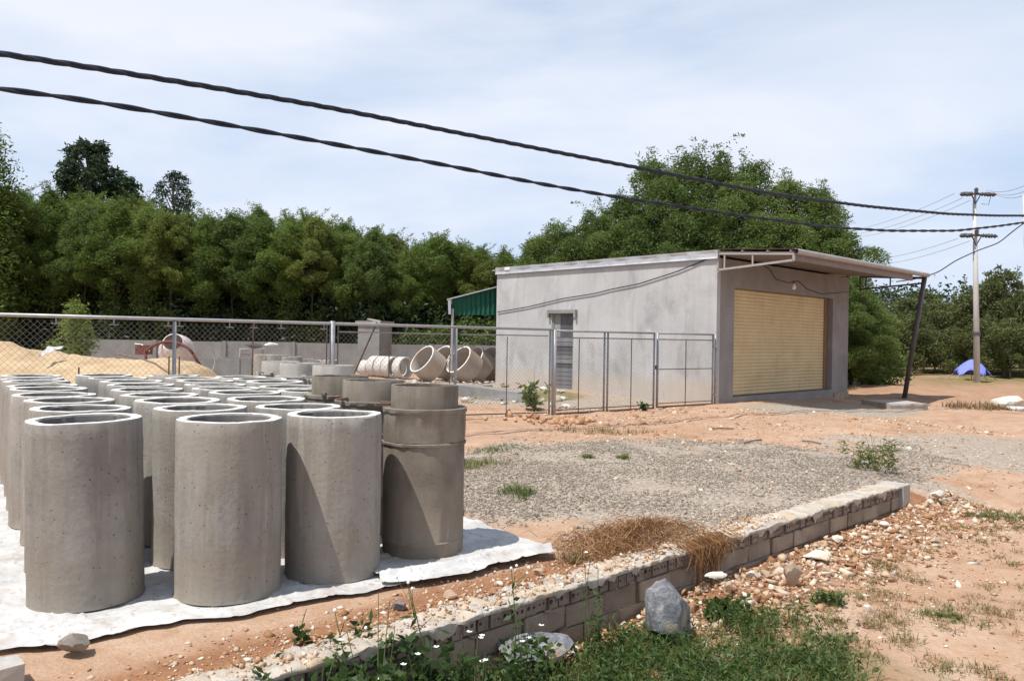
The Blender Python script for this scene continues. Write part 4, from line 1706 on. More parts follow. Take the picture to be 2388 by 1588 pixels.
# lining under the canopy sheet
mb = MB()
vs = [(0.06, -0.02, 3.735), (LF - 0.2, -0.02, 3.735), (LF - 0.2, -D + 0.05, 3.61), (0.06, -D + 0.05, 3.61)]
mb.add(vs + [(x_, y_, z_ + 0.012) for x_, y_, z_ in vs], [(0, 1, 2, 3), (4, 7, 6, 5), (0, 4, 5, 1), (1, 5, 6, 2), (2, 6, 7, 3), (3, 7, 4, 0)])
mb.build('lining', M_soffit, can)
# leaning support post (world coordinates to local)
inv = (Matrix.Translation(BC) @ Matrix.Rotation(R(45), 4, 'Z')).inverted()
pt = inv @ Vector((12.83, 25.12, 3.72))
pb = inv @ Vector((12.40, 25.45, gz(12.4, 25.45) - 0.1))
MB().tube([pb, pt], 0.075, 10).build('support_post', M_dark, can, True)
# bulb on a sagging wire
wire = [(0.6, -0.9, 3.5), (1.2, -0.8, 3.42), (1.7, -0.7, 3.22), (2.6, -0.6, 3.18), (3.4, -0.5, 3.28), (4.2, -0.4, 3.1), (5.2, -0.35, 3.02), (6.2, -0.3, 3.1), (7.4, -0.3, 3.2)]
MB().tube(wire, 0.014, 6).build('lamp_wire', M_cable, can, True)
bl = MB().lathe([(0.0, -0.16), (0.045, -0.14), (0.06, -0.10), (0.045, -0.05), (0.025, -0.02), (0.025, 0.02), (0, 0.02)], 14)
o = bl.build('bulb', M_bulb, can, True)
o.location = (3.05, -0.55, 3.18)
MB().lathe([(0.0, 0.0), (0.03, 0.0), (0.03, 0.07), (0.0, 0.07)], 10).build('bulb_socket', M_dark, can).location = (3.05, -0.55, 3.19)
# cable along the side wall, hung on the wall
cab_px = [(1664, 598), (1580, 633), (1490, 662), (1420, 676), (1390, 684), (1310, 697), (1230, 716), (1160, 728)]
pts = []
for px, py in cab_px:
    r_ = ray(px, py)
    # intersect with side wall plane: (P-BC).(FW)=-0.03
    n_ = np.array([S2, S2, 0])
    tt_ = (np.dot(np.array(BC) - np.array([0, 0, ZC]), n_) - 0.035) / np.dot(r_, n_)
    pts.append(inv @ Vector(tuple(r_ * tt_ + np.array([0, 0, ZC]))))
MB().tube(pts, 0.014, 6).build('wall_cable', M_cable, bld)

# concrete slab by the canopy post
slab = empty('concrete_slab', (10.72, 22.6, -0.22))
slab.rotation_euler = (0, 0, 0.05)
tag(slab, 'low pale concrete slab lying at the foot of the leaning canopy post', 'slab')
MB().box((0, 0, 0.045), (1.06, 1.6, 0.17), None, 0.01).build('base', M_post, slab)
MB().box((0.03, 0.0, 0.16), (1.12, 1.66, 0.05), None, 0.01).build('lid', M_post, slab)

# green lean-to behind the building
shed = empty('lean_to', (-1.2, 27.2, 0.1))
tag(shed, 'green sheet lean-to roof on a thin pole at the back of the grey building', 'lean-to')
sl = lambda p: rel(p, shed)
q00, q10 = at_y(1042, 700, 26.6), at_y(1168, 668, 26.6)
q01, q11 = at_y(1055, 712, 29.5), at_y(1175, 680, 29.5)
nn = 40
V, F = [], []
for i_ in range(nn + 1):
    f = i_ / nn
    a_, b_ = q00.lerp(q10, f), q01.lerp(q11, f)
    V += [sl(a_), sl(b_), sl(a_ + Vector((0, 0, 0.04))), sl(b_ + Vector((0, 0, 0.04)))]
for i_ in range(nn):
    k = i_ * 4
    F += [(k, k + 1, k + 5, k + 4), (k + 2, k + 6, k + 7, k + 3), (k, k + 4, k + 6, k + 2)]
MB().add(V, F).build('roof_sheet', M_flash, shed)
V, F = [], []
for i_ in range(61):
    f = i_ / 60
    xa = 1054 + (1160 - 1054) * f
    w_ = 0.02 * math.sin(f * 60)
    ta = at_y(xa, 699 - (xa - 1042) * 0.255, 26.75 + w_)
    ba = at_y(xa, 735, 26.75 + w_)
    V += [sl(ta), sl(ba)]
F = [(2 * i_, 2 * i_ + 2, 2 * i_ + 3, 2 * i_ + 1) for i_ in range(60)]
MB().add(V, F).build('green_sheet', M_green, shed)
MB().bar(sl(at_y(1048, 700, 26.65)), sl(at_y(1049, 733, 26.65)), 0.09, 0.09).build('corner_board', M_flash, shed)
p = at_y(1056, 720, 26.7)
MB().tube([sl((p.x, p.y, 0.0)), sl(p)], 0.045, 8).build('pole', M_rail, shed)

# ------------------------------------------------------------------ concrete yard wall along the back
bw = empty('yard_wall', (-8, 33.3, 0))
tag(bw, 'long low concrete panel wall along the back of the yard in front of the trees', 'wall')
x = -17.5
pm = MB().box((0, 0, 0), (2.66, 0.10, 1.45)).mesh('panel')
pm.materials.append(M_cwall)
pp = MB().box((0, 0, 0), (0.16, 0.18, 1.56)).mesh('pillar')
pp.materials.append(M_cwall)
wy = lambda xx: 33.3 + 0.02 * (xx + 8)
wz = lambda xx: 0.0
while x < 2.0:
    o = bpy.data.objects.new('panel', pm)
    COL.objects.link(o)
    o.parent = bw
    o.location = (x + 1.41 + 8, wy(x + 1.4) - 33.3, 0.545 + random.uniform(-0.02, 0.02))
    o = bpy.data.objects.new('pillar', pp)
    COL.objects.link(o)
    o.parent = bw
    o.location = (x + 8, wy(x) - 33.3, 0.52)
    x += 2.83

# small concrete booth
bo = empty('concrete_booth', at_z(873, 872, 0.08))
bo.rotation_euler = (0, 0, R(-22))
tag(bo, 'tall narrow concrete booth with a slab roof in front of the yard wall', 'booth')
MB().box((0, 0.0, 0.95), (0.98, 0.95, 2.0)).build('body', M_cwall, bo)
MB().box((0, 0, 2.03), (1.12, 1.1, 0.14), None, 0.01).build('roof_slab', M_moulds, bo)
MB().box((0.15, -0.3, 2.13), (0.5, 0.3, 0.05), Matrix.Rotation(0.15, 3, 'Y'), 0.01).build('loose_board', M_post, bo)


# ------------------------------------------------------------------ lying pipes and culverts
def lying(name, center, axis, Ro, Ri, L, mat, label, cat, group, mesh=None):
    n = 48
    if mesh is None:
        prof = [(Ro, 0), (Ro, L * 0.5), (Ro, L - 0.01), (Ro - 0.01, L), (Ri + 0.01, L), (Ri, L - 0.02), (Ri, L * 0.5), (Ri, 0.02), (Ri + 0.01, 0), (Ro - 0.01, 0)]
        mesh = MB().lathe(prof, n, True).mesh(name)
        mesh.materials.append(mat)
        mesh.materials.append(M_rim)
        mi = np.zeros(len(mesh.polygons), np.int32)
        mi[3 * n:4 * n] = 1
        mesh.polygons.foreach_set('material_index', mi)
        autosmooth(mesh, 40)
    o = bpy.data.objects.new(name, mesh)
    COL.objects.link(o)
    ax = Vector(axis).normalized()
    o.rotation_euler = ax.to_track_quat('Z', 'Y').to_euler()
    o.location = Vector(center) - ax * L / 2
    tag(o, label, cat, group)
    return o, mesh


LPm = None
p = at_y(864, 848, 29.0)
ax = Vector((1.0, -0.55, 0))
labs = ['leftmost and smallest of the pale pipes lying in line before the yard wall', 'second pale pipe from the left of the line lying before the yard wall', 'third pale pipe from the left lying in line before the yard wall',
        'fourth pale pipe from the left lying in line before the yard wall', 'right end pipe of the lying line with its dark mouth showing']
pxs = [(857, 849, 0.30), (879, 848, 0.385), (897, 848, 0.385), (914, 848, 0.385), (940, 848, 0.385)]
for i, (px, py, rr) in enumerate(pxs):
    Yd = 29.6 - i * 0.28
    c_ = at_y(px, py, Yd)
    c_.z = 0.10 + rr
    lying('lying_pipe', c_, (1, -0.8, 0), rr, rr * 0.83, 0.345 if i else 0.40, M_pale, labs[i], 'concrete pipe', 'concrete pipes lying in line before the yard wall')
cul = None
spots = [(998, 850, 26.9), (1039, 848, 27.7), (1083, 850, 26.8), (1112, 848, 27.5), (1146, 848, 28.2)]
labs = ['leftmost tilted culvert ring, its open mouth facing up left', 'tilted culvert ring second from the left, half hidden behind the first', 'middle tilted culvert ring behind the fence post', 'fourth tilted culvert ring from the left', 'rightmost tilted culvert ring next to the building corner']
for i, (px, py, Yd) in enumerate(spots):
    c_ = at_y(px, py, Yd)
    c_.z = 0.68
    o, cul = lying('culvert_ring', c_, (-0.60, -0.48, 0.55), 0.54, 0.48, 0.62, M_culv, labs[i], 'culvert ring', 'tilted culvert rings behind the fence', cul)

# well rings and rubble of old concrete between fence and back wall
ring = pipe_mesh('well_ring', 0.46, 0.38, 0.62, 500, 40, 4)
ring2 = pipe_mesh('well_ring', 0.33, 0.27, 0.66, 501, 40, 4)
for px, py, Yd, m__, lab in [(807, 862, 19.5, ring, 'wide low concrete ring left of the leaning bar'), (742, 858, 18.5, ring, 'wide low concrete ring behind the thick fence post'),
                             (676, 838, 27, ring2, 'leftmost of the small concrete rings far back by the yard wall'), (708, 838, 27, ring2, 'second small concrete ring from the left far back by the yard wall'),
                             (736, 838, 27, ring2, 'third small concrete ring from the left far back by the yard wall'), (764, 838, 27, ring2, 'rightmost of the small concrete rings far back by the yard wall')]:
    top = at_y(px, py, Yd)
    o = bpy.data.objects.new('well_ring', m__)
    COL.objects.link(o)
    zt = 0.62 if m__ is ring else 0.66
    o.location = (top.x, top.y, gz(top.x, top.y) + 0.0)
    tag(o, lab, 'concrete ring', 'old concrete rings beyond the fence')
# concrete trough and brick stack
tr = empty('concrete_trough', (-8.6, 24.5, 0))
tag(tr, 'low long concrete trough beside the sand heap', 'trough')
pL, pR_ = at_y(478, 845, 24.0), at_y(560, 842, 24.0)
mb = MB()
mb.box(rel(((pL.x + pR_.x) / 2, 24.0, 0.40), tr), ((pR_.x - pL.x), 0.14, 0.86))
mb.build('front_side', M_cwall, tr)
MB().box(rel(((pL.x + pR_.x) / 2, 25.1, 0.42), tr), ((pR_.x - pL.x), 0.14, 0.86)).build('back_side', M_cwall, tr)
stk = empty('block_stack', at_z(585, 885, 0.05))
stk.rotation_euler = (0, 0, 0.3)
tag(stk, 'stack of dusty concrete blocks with rags on top beside the trough', 'block stack')
blk = MB().box((0, 0, 0), (0.36, 0.30, 0.17), None, 0.01).mesh('block')
blk.materials.append(M_moulds)
for iz in range(6):
    for ix in range(2):
        for iy in range(2):
            o = bpy.data.objects.new('block', blk)
            COL.objects.link(o)
            o.parent = stk
            o.location = (ix * 0.38 - 0.19 + random.uniform(-0.03, 0.03), iy * 0.33 + random.uniform(-0.03, 0.03), 0.06 + iz * 0.178)
            o.rotation_euler = (0, 0, random.uniform(-0.1, 0.1))
rock('rag_bundle', stk.location + Vector((0.05, 0.1, 1.16)), (0.36, 0.22, 0.10), M_dark, 'dark bundle of rags on top of the block stack', 'rags', seed=71)
rock('cement_bag', stk.location + Vector((0.55, 0.35, 1.20)), (0.30, 0.2, 0.08), M_plast, 'pale crumpled bag beside the dark rags on the block stack', 'bag', seed=72)
# low concrete kerb inside the gate
kb = [at_z(1072, 925, 0.0), at_z(1225, 940, 0.0)]
d_ = (kb[1] - kb[0])
o = MB().box((0, 0, 0.13), (d_.length + 0.3, 0.5, 0.42), None, 0.02).build('concrete_kerb', M_cwall)
o.location = (kb[0] + kb[1]) / 2 + Vector((0, 0.3, -0.05))
o.rotation_euler = (0, 0.02, math.atan2(d_.y, d_.x))
tag(o, 'low rough concrete kerb on the ground just inside the fence', 'kerb')
# flat debris around the culverts
rs = np.random.default_rng(77)
px = rs.uniform(-7, 1.5, 420)
py = rs.uniform(18.5, 27.5, 420)
pz = ground_z(px, py)
scatter_stones('concrete_debris', np.stack([px, py, pz + 0.03], 1), rs.lognormal(math.log(0.09), 0.5, 420), mat_island('debris', [(0, (0.34, 0.28, 0.21)), (0.6, (0.52, 0.46, 0.38)), (1, (0.72, 0.68, 0.62))]), SV, 0.4, 78,
               label='broken concrete and pale litter on the ground behind the fence', cat='debris', kind='stuff')

# ------------------------------------------------------------------ sand heap, mixer
sx = np.linspace(-19.5, -6.0, 150)
sy = np.linspace(18.5, 28.0, 110)
SX, SY = np.meshgrid(sx, sy)
# crest follows the photo's outline: high at the left, falling to the right
crest = np.interp(SX, [-19.5, -16.5, -14.6, -13.4, -12.75, -11.3, -10.3, -9.3, -8.9, -8.55, -8.25], [1.6, 1.45, 1.28, 1.10, 0.97, 0.84, 0.93, 0.84, 0.66, 0.30, 0.0])
shape = np.exp(-((SY - 23.0) / 2.3) ** 2)
SZ = crest * shape * 1.0 + (fbm(SX * 1.6, SY * 1.6, 91) - 0.5) * 0.26 * np.clip(crest * shape, 0, 1) + (np.abs(fbm(SX * 3, SY * 3, 92) - 0.5)) * -0.22 * np.clip(crest * shape * 2, 0, 1) - 0.06
SZ = np.where(shape < 0.02, -0.2, SZ)
I = np.arange(SX.size).reshape(SX.shape)
F = np.stack([I[:-1, :-1], I[:-1, 1:], I[1:, 1:], I[1:, :-1]], -1).reshape(-1, 4)
o = link_mesh('sand_heap', mesh_np('sand_heap', np.stack([SX, SY, SZ], -1).reshape(-1, 3), F, True), M_sand)
tag(o, 'long yellow heap of sand behind the fence at the left', 'sand heap')
# white sheet corner lying on the sand
V = []
pA, pB, pC = at_y(93, 842, 21.6), at_y(118, 815, 22.3), at_y(152, 818, 22.6)
nn = 8
mb = MB()
V = []
F = []
for i_ in range(nn + 1):
    f = i_ / nn
    a_ = pA.lerp(pB, f)
    b_ = pA.lerp(pC, f)
    for k in range(4):
        q = a_.lerp(b_, k / 3)
        V.append((q.x, q.y - 0.08, q.z + 0.11 + 0.03 * math.sin(i_ * 2.1 + k)))
for i_ in range(nn):
    for k in range(3):
        F.append((i_ * 4 + k, i_ * 4 + k + 1, i_ * 4 + k + 5, i_ * 4 + k + 4))
o = MB().add(V, F).build('white_sheet', M_plast)
md = o.modifiers.new('thick', 'SOLIDIFY')
md.thickness = 0.01
tag(o, 'pointed scrap of white sheet lying on the sand heap', 'sheet')
# thin hose over the sand
hp = [(270, 826), (330, 838), (362, 850), (395, 873), (420, 885)]
o = MB().tube([at_y(a_, b_, 20.9 - i_ * 0.45) + Vector((0, 0, 0.02)) for i_, (a_, b_) in enumerate(hp)], 0.022, 6).build('hose', M_rusty)
tag(o, 'dark brown hose running down the front of the sand heap', 'hose')
# concrete mixer behind the sand
mc = at_y(412, 820, 27.5)
mix = empty('concrete_mixer', (mc.x, mc.y, 0.1))
tag(mix, 'old concrete mixer with a pale domed drum and dark red frame behind the sand', 'concrete mixer')
mz = mc.z - 0.1
dr = MB().lathe([(0.30, 0.62), (0.34, 0.60), (0.46, 0.36), (0.58, 0.08), (0.60, -0.06), (0.56, -0.30), (0.34, -0.46), (0.0, -0.48)], 36)
o = dr.build('drum', M_pink, mix, True)
o.location = (0, 0, mz + 0.02)
o.rotation_euler = (R(60), 0, R(10))
V = []
arc = [(-0.78 + 1.56 * k / 20, -0.62, mz - 0.02 + 0.36 * math.sin(math.pi * k / 20) ** 0.7) for k in range(21)]
MB().tube(arc, 0.05, 8).build('yoke', M_red, mix, True)
MB().tube([(-0.78, -0.6, mz - 0.02), (-0.9, -0.3, mz - 0.9), (-0.9, 0.2, 0.0)], 0.05, 8).build('leg', M_red, mix, True)
MB().tube([(0.78, -0.6, mz - 0.02), (0.95, -0.3, mz - 0.5), (1.0, 0.2, 0.0)], 0.05, 8).build('leg', M_red, mix, True)
MB().box((-1.02, -0.2, mz + 0.05), (0.42, 0.4, 0.32), None, 0.01).build('motor_box', M_red, mix)
MB().tube([(-1.3, -0.3, mz + 0.25), (-1.05, -0.3, mz + 0.22), (-0.75, -0.4, mz + 0.02)], 0.025, 6).build('handle', M_rail, mix)
MB().lathe([(0.26, -0.05), (0.30, -0.05), (0.30, 0.05), (0.26, 0.05)], 20, True).build('wheel', M_dark, mix).location = (1.0, -0.4, 0.35)
# metal hoop
hc = at_y(487, 836, 22.5)
arc = [(hc.x + 0.10 * math.cos(a_), hc.y + 0.2 * math.cos(a_), hc.z - 0.05 + 0.36 * math.sin(a_)) for a_ in np.linspace(-1.3, 1.75, 18)]
o = MB().tube(arc, 0.018, 6).build('wire_hoop', M_rail)
tag(o, 'thin bent metal hoop standing at the right end of the sand heap', 'hoop')


# ------------------------------------------------------------------ foliage
def leaves(centers, per, spread, L, Wd, seed, droop=0.3, up=0.0):
    rs = np.random.default_rng(seed)
    n = len(centers) * per
    c = np.repeat(np.asarray(centers), per, 0) + rs.normal(0, 1, (n, 3)) * np.asarray(spread)
    d = rs.normal(0, 1, (n, 3))
    d[:, 2] = d[:, 2] * 0.6 - droop + up
    d /= np.linalg.norm(d, axis=1)[:, None]
    r = rs.normal(0, 1, (n, 3))
    s = np.cross(d, r)
    s /= np.linalg.norm(s, axis=1)[:, None]
    l = (L * rs.uniform(0.6, 1.3, n))[:, None]
    w = (Wd * rs.uniform(0.7, 1.3, n))[:, None]
    p0 = c
    p1 = c + d * l * 0.45 + s * w * 0.5
    p2 = c + d * l
    p3 = c + d * l * 0.45 - s * w * 0.5
    V = np.stack([p0, p1, p2, p3], 1).reshape(-1, 3)
    F = np.arange(n * 4).reshape(n, 4)
    return V, F


def crown_centers(seed, H, Rr, zlow, K, prof, lumps=5, shell=0.55):
    rs = np.random.default_rng(seed)
    out = []
    ph = rs.uniform(0, 6.28, lumps)
    fr = rs.integers(2, 6, lumps)
    while len(out) < K:
        f = rs.random()
        a = rs.uniform(0, 2 * math.pi)
        pr_ = np.interp(f, prof[0], prof[1])
        lump = 1 + 0.28 * sum(math.sin(fr[q] * a + ph[q] + 7 * f * (q % 3)) for q in range(lumps)) / lumps * 2
        rmax = Rr * pr_ * lump
        r = rmax * (shell + (1 - shell) * rs.random()) if rs.random() < 0.75 else rmax * math.sqrt(rs.random())
        if rs.random() > 0.25 + 0.75 * min(1, pr_):
            continue
        out.append((r * math.cos(a), r * math.sin(a), zlow + (H - zlow) * f))
    return np.array(out)


def clump_leaves(seed, H, Rr, zlow, n_clump, prof, n_leaf, cr, L, Wd, sprays=6, top_bias=0.5, low=None):
    """foliage gathered in rounded clumps with open gaps, plus a few upright sprays on top"""
    rs = np.random.default_rng(seed)
    C, S = [], []
    ph = rs.uniform(0, 6.28)
    for k in range(n_clump):
        f = ((k + rs.random()) / n_clump)
        a = ph + k * 2.399 + rs.normal(0, 0.35)
        pr_ = np.interp(f, prof[0], prof[1])
        r = Rr * pr_ * rs.uniform(0.55, 1.0)
        if k % 5 == 0:
            r *= 0.35
        C.append((r * math.cos(a), r * math.sin(a), zlow + (H * 0.94 - zlow) * f))
        S.append(cr * rs.uniform(0.55, 1.45) * (0.75 + 0.35 * pr_))
    C, S = np.array(C), np.array(S)
    w = S ** 2 / (S ** 2).sum()
    i_ = rs.choice(len(C), n_leaf, p=w)
    d = rs.normal(0, 1, (n_leaf, 3))
    d[:, 2] += top_bias
    d /= np.linalg.norm(d, axis=1)[:, None]
    rad = S[i_] * rs.uniform(0.35, 1.05, n_leaf) ** 0.7
    P = C[i_] + d * rad[:, None] * np.array([1, 1, 0.8])
    V1, F1 = leaves(P, 1, (0.02, 0.02, 0.02), L, Wd, seed + 5, 0.35)
    Vs, Fs, base = [V1], [F1], len(V1)
    for k in range(sprays):
        c = C[rs.integers(int(len(C) * 0.5), len(C))]
        n = 60
        f = rs.random(n)
        hgt = rs.uniform(0.5, 1.0) * cr * 1.9
        off = rs.normal(0, 0.12, 2)
        q = np.stack([c[0] + off[0] * f * 3, c[1] + off[1] * f * 3, c[2] + cr * 0.3 + hgt * f], 1)
        q[:, :2] += rs.normal(0, 1, (n, 2)) * (0.16 * cr * 2 * (1 - f * 0.8))[:, None]
        q[:, 2] = np.minimum(q[:, 2], H * 1.02)
        V2, F2 = leaves(q, 1, (0.02, 0.02, 0.02), L, Wd, seed + 40 + k, 0.1, 0.25)
        Vs.append(V2)
        Fs.append(F2 + base)
        base += len(V2)
    if low:
        n, rl, z0, z1 = low
        a = rs.uniform(0, 6.28, n)
        r = rl * np.sqrt(rs.random(n))
        zz = rs.uniform(z0, z1, n)
        cl = rs.normal(0, 0.2, (n, 3))
        q = np.stack([r * np.cos(a), r * np.sin(a), zz], 1)
        q = q[fbm(q[:, 0] * 1.5 + seed, q[:, 2] * 1.5 + q[:, 1], seed) > 0.48]
        V2, F2 = leaves(q, 1, (0.05, 0.05, 0.05), L, Wd, seed + 80, 0.3)
        Vs.append(V2)
        Fs.append(F2 + base)
    return np.concatenate(Vs), np.concatenate(Fs), C


def tree_proto(name, H, Rr, zlow, K, per, spread, L, Wd, seed, leafmat, barkmat, prof, trunk_r=0.09, lean=0.0, shell=0.55, droop=0.3, limbs=7, clump=None):
    rs = random.Random(seed)
    root = empty(name)
    if clump:
        n_clump, n_leaf, cr, sprays, low = clump
        V, F, cc = clump_leaves(seed, H, Rr, zlow, n_clump, prof, n_leaf, cr, L, Wd, sprays, low=low)
    else:
        cc = crown_centers(seed, H * 0.97, Rr, zlow, K, prof, shell=shell)
        V, F = leaves(cc, per, spread, L, Wd, seed + 1, droop)
    V[:, 0] += lean * np.maximum(V[:, 2], 0)
    link_mesh('crown', mesh_np('crown', V, F), leafmat, root)
    mb = MB()
    pts = [(0.08 * rs.uniform(-1, 1) * (k > 0) + lean * H * 0.9 * k / 6, 0.08 * rs.uniform(-1, 1) * (k > 0), -0.2 + (H * 0.9 + 0.2) * k / 6) for k in range(7)]
    mb.tube(pts, [trunk_r * (1 - 0.13 * k) for k in range(7)], 7)
    mb.build('trunk', barkmat, root, True)
    mb = MB()
    for k in range(limbs):
        q = cc[rs.randrange(len(cc))]
        zb = max(0.3, q[2] - rs.uniform(0.6, 1.6))
        a = Vector((lean * zb, 0, zb))
        b = Vector((q[0] + lean * q[2], q[1], q[2]))
        mid = a.lerp(b, 0.5) + Vector((0, 0, 0.2))
        mb.tube([a, mid, b], [trunk_r * 0.45, trunk_r * 0.3, trunk_r * 0.12], 5)
    mb.build('limbs', barkmat, root, True)
    return root


P_over = ([0.0, 0.25, 0.5, 0.72, 0.88, 1.0], [0.35, 0.55, 0.85, 1.0, 0.72, 0.18])
P_round = ([0.0, 0.15, 0.4, 0.65, 0.85, 1.0], [0.55, 0.85, 1.0, 0.92, 0.62, 0.12])
P_cone = ([0.0, 0.2, 0.5, 0.8, 1.0], [0.6, 1.0, 0.8, 0.45, 0.06])

# slender plantation trees of the left wood
P_plume = ([0.0, 0.25, 0.5, 0.8, 1.0], [0.80, 1.0, 0.88, 0.52, 0.12])
M_dbark = mat_plain('shady_bark', (0.075, 0.058, 0.042), 0.95, 0.3, 9, bs=0.4)  # trunks darkened, the wood's shade is put into the bark colour
M_acacia3 = mat_leaf('yellowish_leaf', [(0.0, (0.06, 0.082, 0.016)), (0.45, (0.115, 0.15, 0.03)), (0.85, (0.17, 0.205, 0.045)), (1.0, (0.21, 0.22, 0.07))], 0.30, rough=0.7)
protoA = [tree_proto('plantation_tree', 7.0, 1.25 + 0.12 * (i % 3), 3.3 + 0.25 * (i % 3), 0, 0, None, 0.125, 0.034, 200 + i, (M_acacia, M_acacia, M_acacia3, M_acacia, M_acacia2)[i], M_dbark, (P_plume, P_over, P_plume, P_cone, P_plume)[i],
                     0.042, limbs=5, clump=(62, 27000, 0.31 + 0.03 * (i % 2), 34, (4000, 0.6, 0.4, 4.4))) for i in range(5)]
heights = ([-26, -22, -20, -17.5, -15, -12, -9, -6.5, -4.2, -2.0, 0.0, 3.5], [8.3, 8.3, 8.2, 8.0, 7.35, 7.45, 7.2, 6.7, 6.35, 6.05, 5.9, 6.0])
used = [False] * 5
rs = random.Random(12)


def place(protos, used, i, x, y, H, base_H, label, cat, group, rz=None, z=None, sx=1.0):
    k = i % len(protos)
    o = protos[k] if not used[k] else copy_tree(protos[k])
    used[k] = True
    s = H / base_H
    o.location = (x, y, gz(x, y) if z is None else z)
    o.scale = (s * sx, s * sx, s)
    o.rotation_euler = (0, 0, rs.uniform(0, 6.28) if rz is None else rz)
    tag(o, label, cat, group)
    return o


i = 0
for row, (Yr, sp, hm) in enumerate(((35.6, 1.45, 1.0), (37.4, 1.7, 1.0), (39.5, 2.0, 1.03), (42.0, 2.4, 1.05), (45.5, 3.0, 1.06), (50.0, 3.2, 1.05))):
    x = -25.5 - row * 1.2 + rs.uniform(0, 1)
    while x < 4.6 + row * 0.7:
        hh = np.interp(x * 36 / Yr, *heights) * hm * 0.94 * (Yr / 36) ** 0.55 * rs.uniform(0.90, 1.05)
        lab = 'slender tree in the front line of the dense dark wood behind the yard wall' if row == 0 else 'tree deeper inside the dense dark wood behind the yard wall'
        place(protoA, used, i, x, Yr + rs.uniform(-0.5, 0.5), hh, 7.0, lab, 'tree', 'trees in the front line of the wood' if row == 0 else 'trees inside the wood', sx=rs.uniform(0.9, 1.15))
        i += 1
        x += sp * rs.uniform(0.75, 1.25)
# undergrowth at the foot of the wood
protoU = [tree_proto('undergrowth_bush', 2.4, 1.3, 0.05, 120, 30, (0.26, 0.26, 0.22), 0.18, 0.065, 260 + q, M_darkleaf, M_bark, P_round, 0.03, limbs=3) for q in range(2)]
usedU = [False] * 2
i = 0
for Yr in (36.7, 38.2, 40.8, 43.8, 47.5, 53.0):
    x = -24.5 - (Yr - 38) * 0.6
    while x < 6:
        place(protoU, usedU, i, x, Yr + rs.uniform(-0.3, 0.3), rs.uniform(2.4, 3.9) if Yr < 40 else rs.uniform(3.6, 5.2), 2.4, 'dark shady bush among the trunks of the wood behind the yard wall', 'bush', 'undergrowth of the wood')
        i += 1
        x += rs.uniform(1.5, 2.3)
# light green shrubs peeping over the wall beside the building
protoS = [tree_proto('leafy_shrub', 2.2, 1.0, 0.1, 110, 34, (0.22, 0.22, 0.18), 0.20, 0.085, 280 + q, M_acacia2, M_bark, P_round, 0.03, limbs=3) for q in range(2)]
usedS = [False] * 2
for i, (px, Yd, hh, lab) in enumerate([(1120, 34.6, 2.1, 'bright leafy shrub over the yard wall next to the building corner'), (1085, 34.8, 2.3, 'bright leafy shrub second from the building corner above the yard wall'), (1020, 34.6, 1.9, 'leafy shrub above the yard wall over the tilted culverts'),
                                       (965, 34.6, 1.8, 'small shrub above the yard wall right of the booth'), (1147, 34.9, 2.4, 'bright leafy shrub touching the back corner of the building')]):
    q = at_y(px, 800, Yd)
    place(protoS, usedS, i, q.x, q.y, hh, 2.2, lab, 'shrub', 'bright shrubs above the yard wall')
# feathery sapling behind the sand heap
sap = tree_proto('feathery_sapling', 2.6, 0.62, 0.5, 70, 40, (0.12, 0.12, 0.10), 0.17, 0.04, 290, mat_leaf('sapling_leaf', [(0.0, (0.10, 0.15, 0.03)), (0.5, (0.17, 0.23, 0.05)), (1.0, (0.25, 0.30, 0.09))], 0.4), M_bark, P_cone, 0.025, lean=0.06, limbs=5)
q = at_y(160, 830, 28.5)
sap.location = (q.x, q.y, 0.0)
sap.scale = (1.1, 1.1, 1.05)
tag(sap, 'feathery bright green sapling behind the sand heap', 'sapling')
# tall trees above the wood at the left
protoT = tree_proto('tall_tree', 12.3, 2.0, 8.4, 0, 0, None, 0.26, 0.12, 301, M_darkleaf, M_bark, P_round, 0.2, limbs=16, clump=(30, 7000, 0.50, 2, None))
q = at_y(210, 400, 46)
protoT.location = (q.x, 46, 0.75)
tag(protoT, 'tall dark broad crowned tree rising above the wood at the left', 'tree')
t2 = tree_proto('tall_tree', 11.0, 1.1, 8.2, 0, 0, None, 0.25, 0.11, 305, M_darkleaf, M_bark, P_round, 0.14, limbs=10, clump=(18, 3800, 0.42, 1, None))
q = at_y(285, 400, 46)
t2.location = (q.x, 46.4, 0)
tag(t2, 'smaller dark crown touching the right side of the tall dark tree', 'tree')
t3 = tree_proto('slim_tree', 11.2, 0.95, 7.6, 0, 0, None, 0.22, 0.07, 311, M_darkleaf, M_palebark, P_round, 0.10, lean=-0.02, limbs=20, clump=(22, 2300, 0.34, 1, None))
q = at_y(398, 420, 45)
t3.location = (q.x + 0.35, 45, 0)
tag(t3, 'slim loose crowned tree with a thin leaning stem rising above the wood', 'tree')
t4 = tree_proto('wispy_tree', 9.8, 0.55, 7.6, 26, 16, (0.15, 0.15, 0.15), 0.2, 0.06, 315, M_acacia, M_palebark, P_round, 0.08, shell=0.1, limbs=10, droop=0.5)
q = at_y(440, 440, 45)
t4.location = (q.x, 45.2, 0)
tag(t4, 'wispy thin tree top just right of the slim tree', 'tree')
t5 = tree_proto('wispy_tree', 10.0, 0.9, 7.4, 28, 16, (0.16, 0.16, 0.16), 0.2, 0.06, 316, M_acacia, M_palebark, P_round, 0.08, shell=0.1, limbs=14, droop=0.6)
q = at_y(322, 440, 45)
t5.location = (q.x, 45.6, 0)
tag(t5, 'wispy bare twigged tree between the dark crowns and the slim tree', 'tree')
t6 = tree_proto('edge_tree', 10.2, 1.6, 1.5, 330, 40, (0.30, 0.30, 0.26), 0.22, 0.075, 321, M_acacia, M_bark, P_cone, 0.12, shell=0.4)
q = at_y(-25, 420, 34.5)
t6.location = (q.x, 34.5, 0)
tag(t6, 'tall pointed tree cut by the left edge of the picture', 'tree')

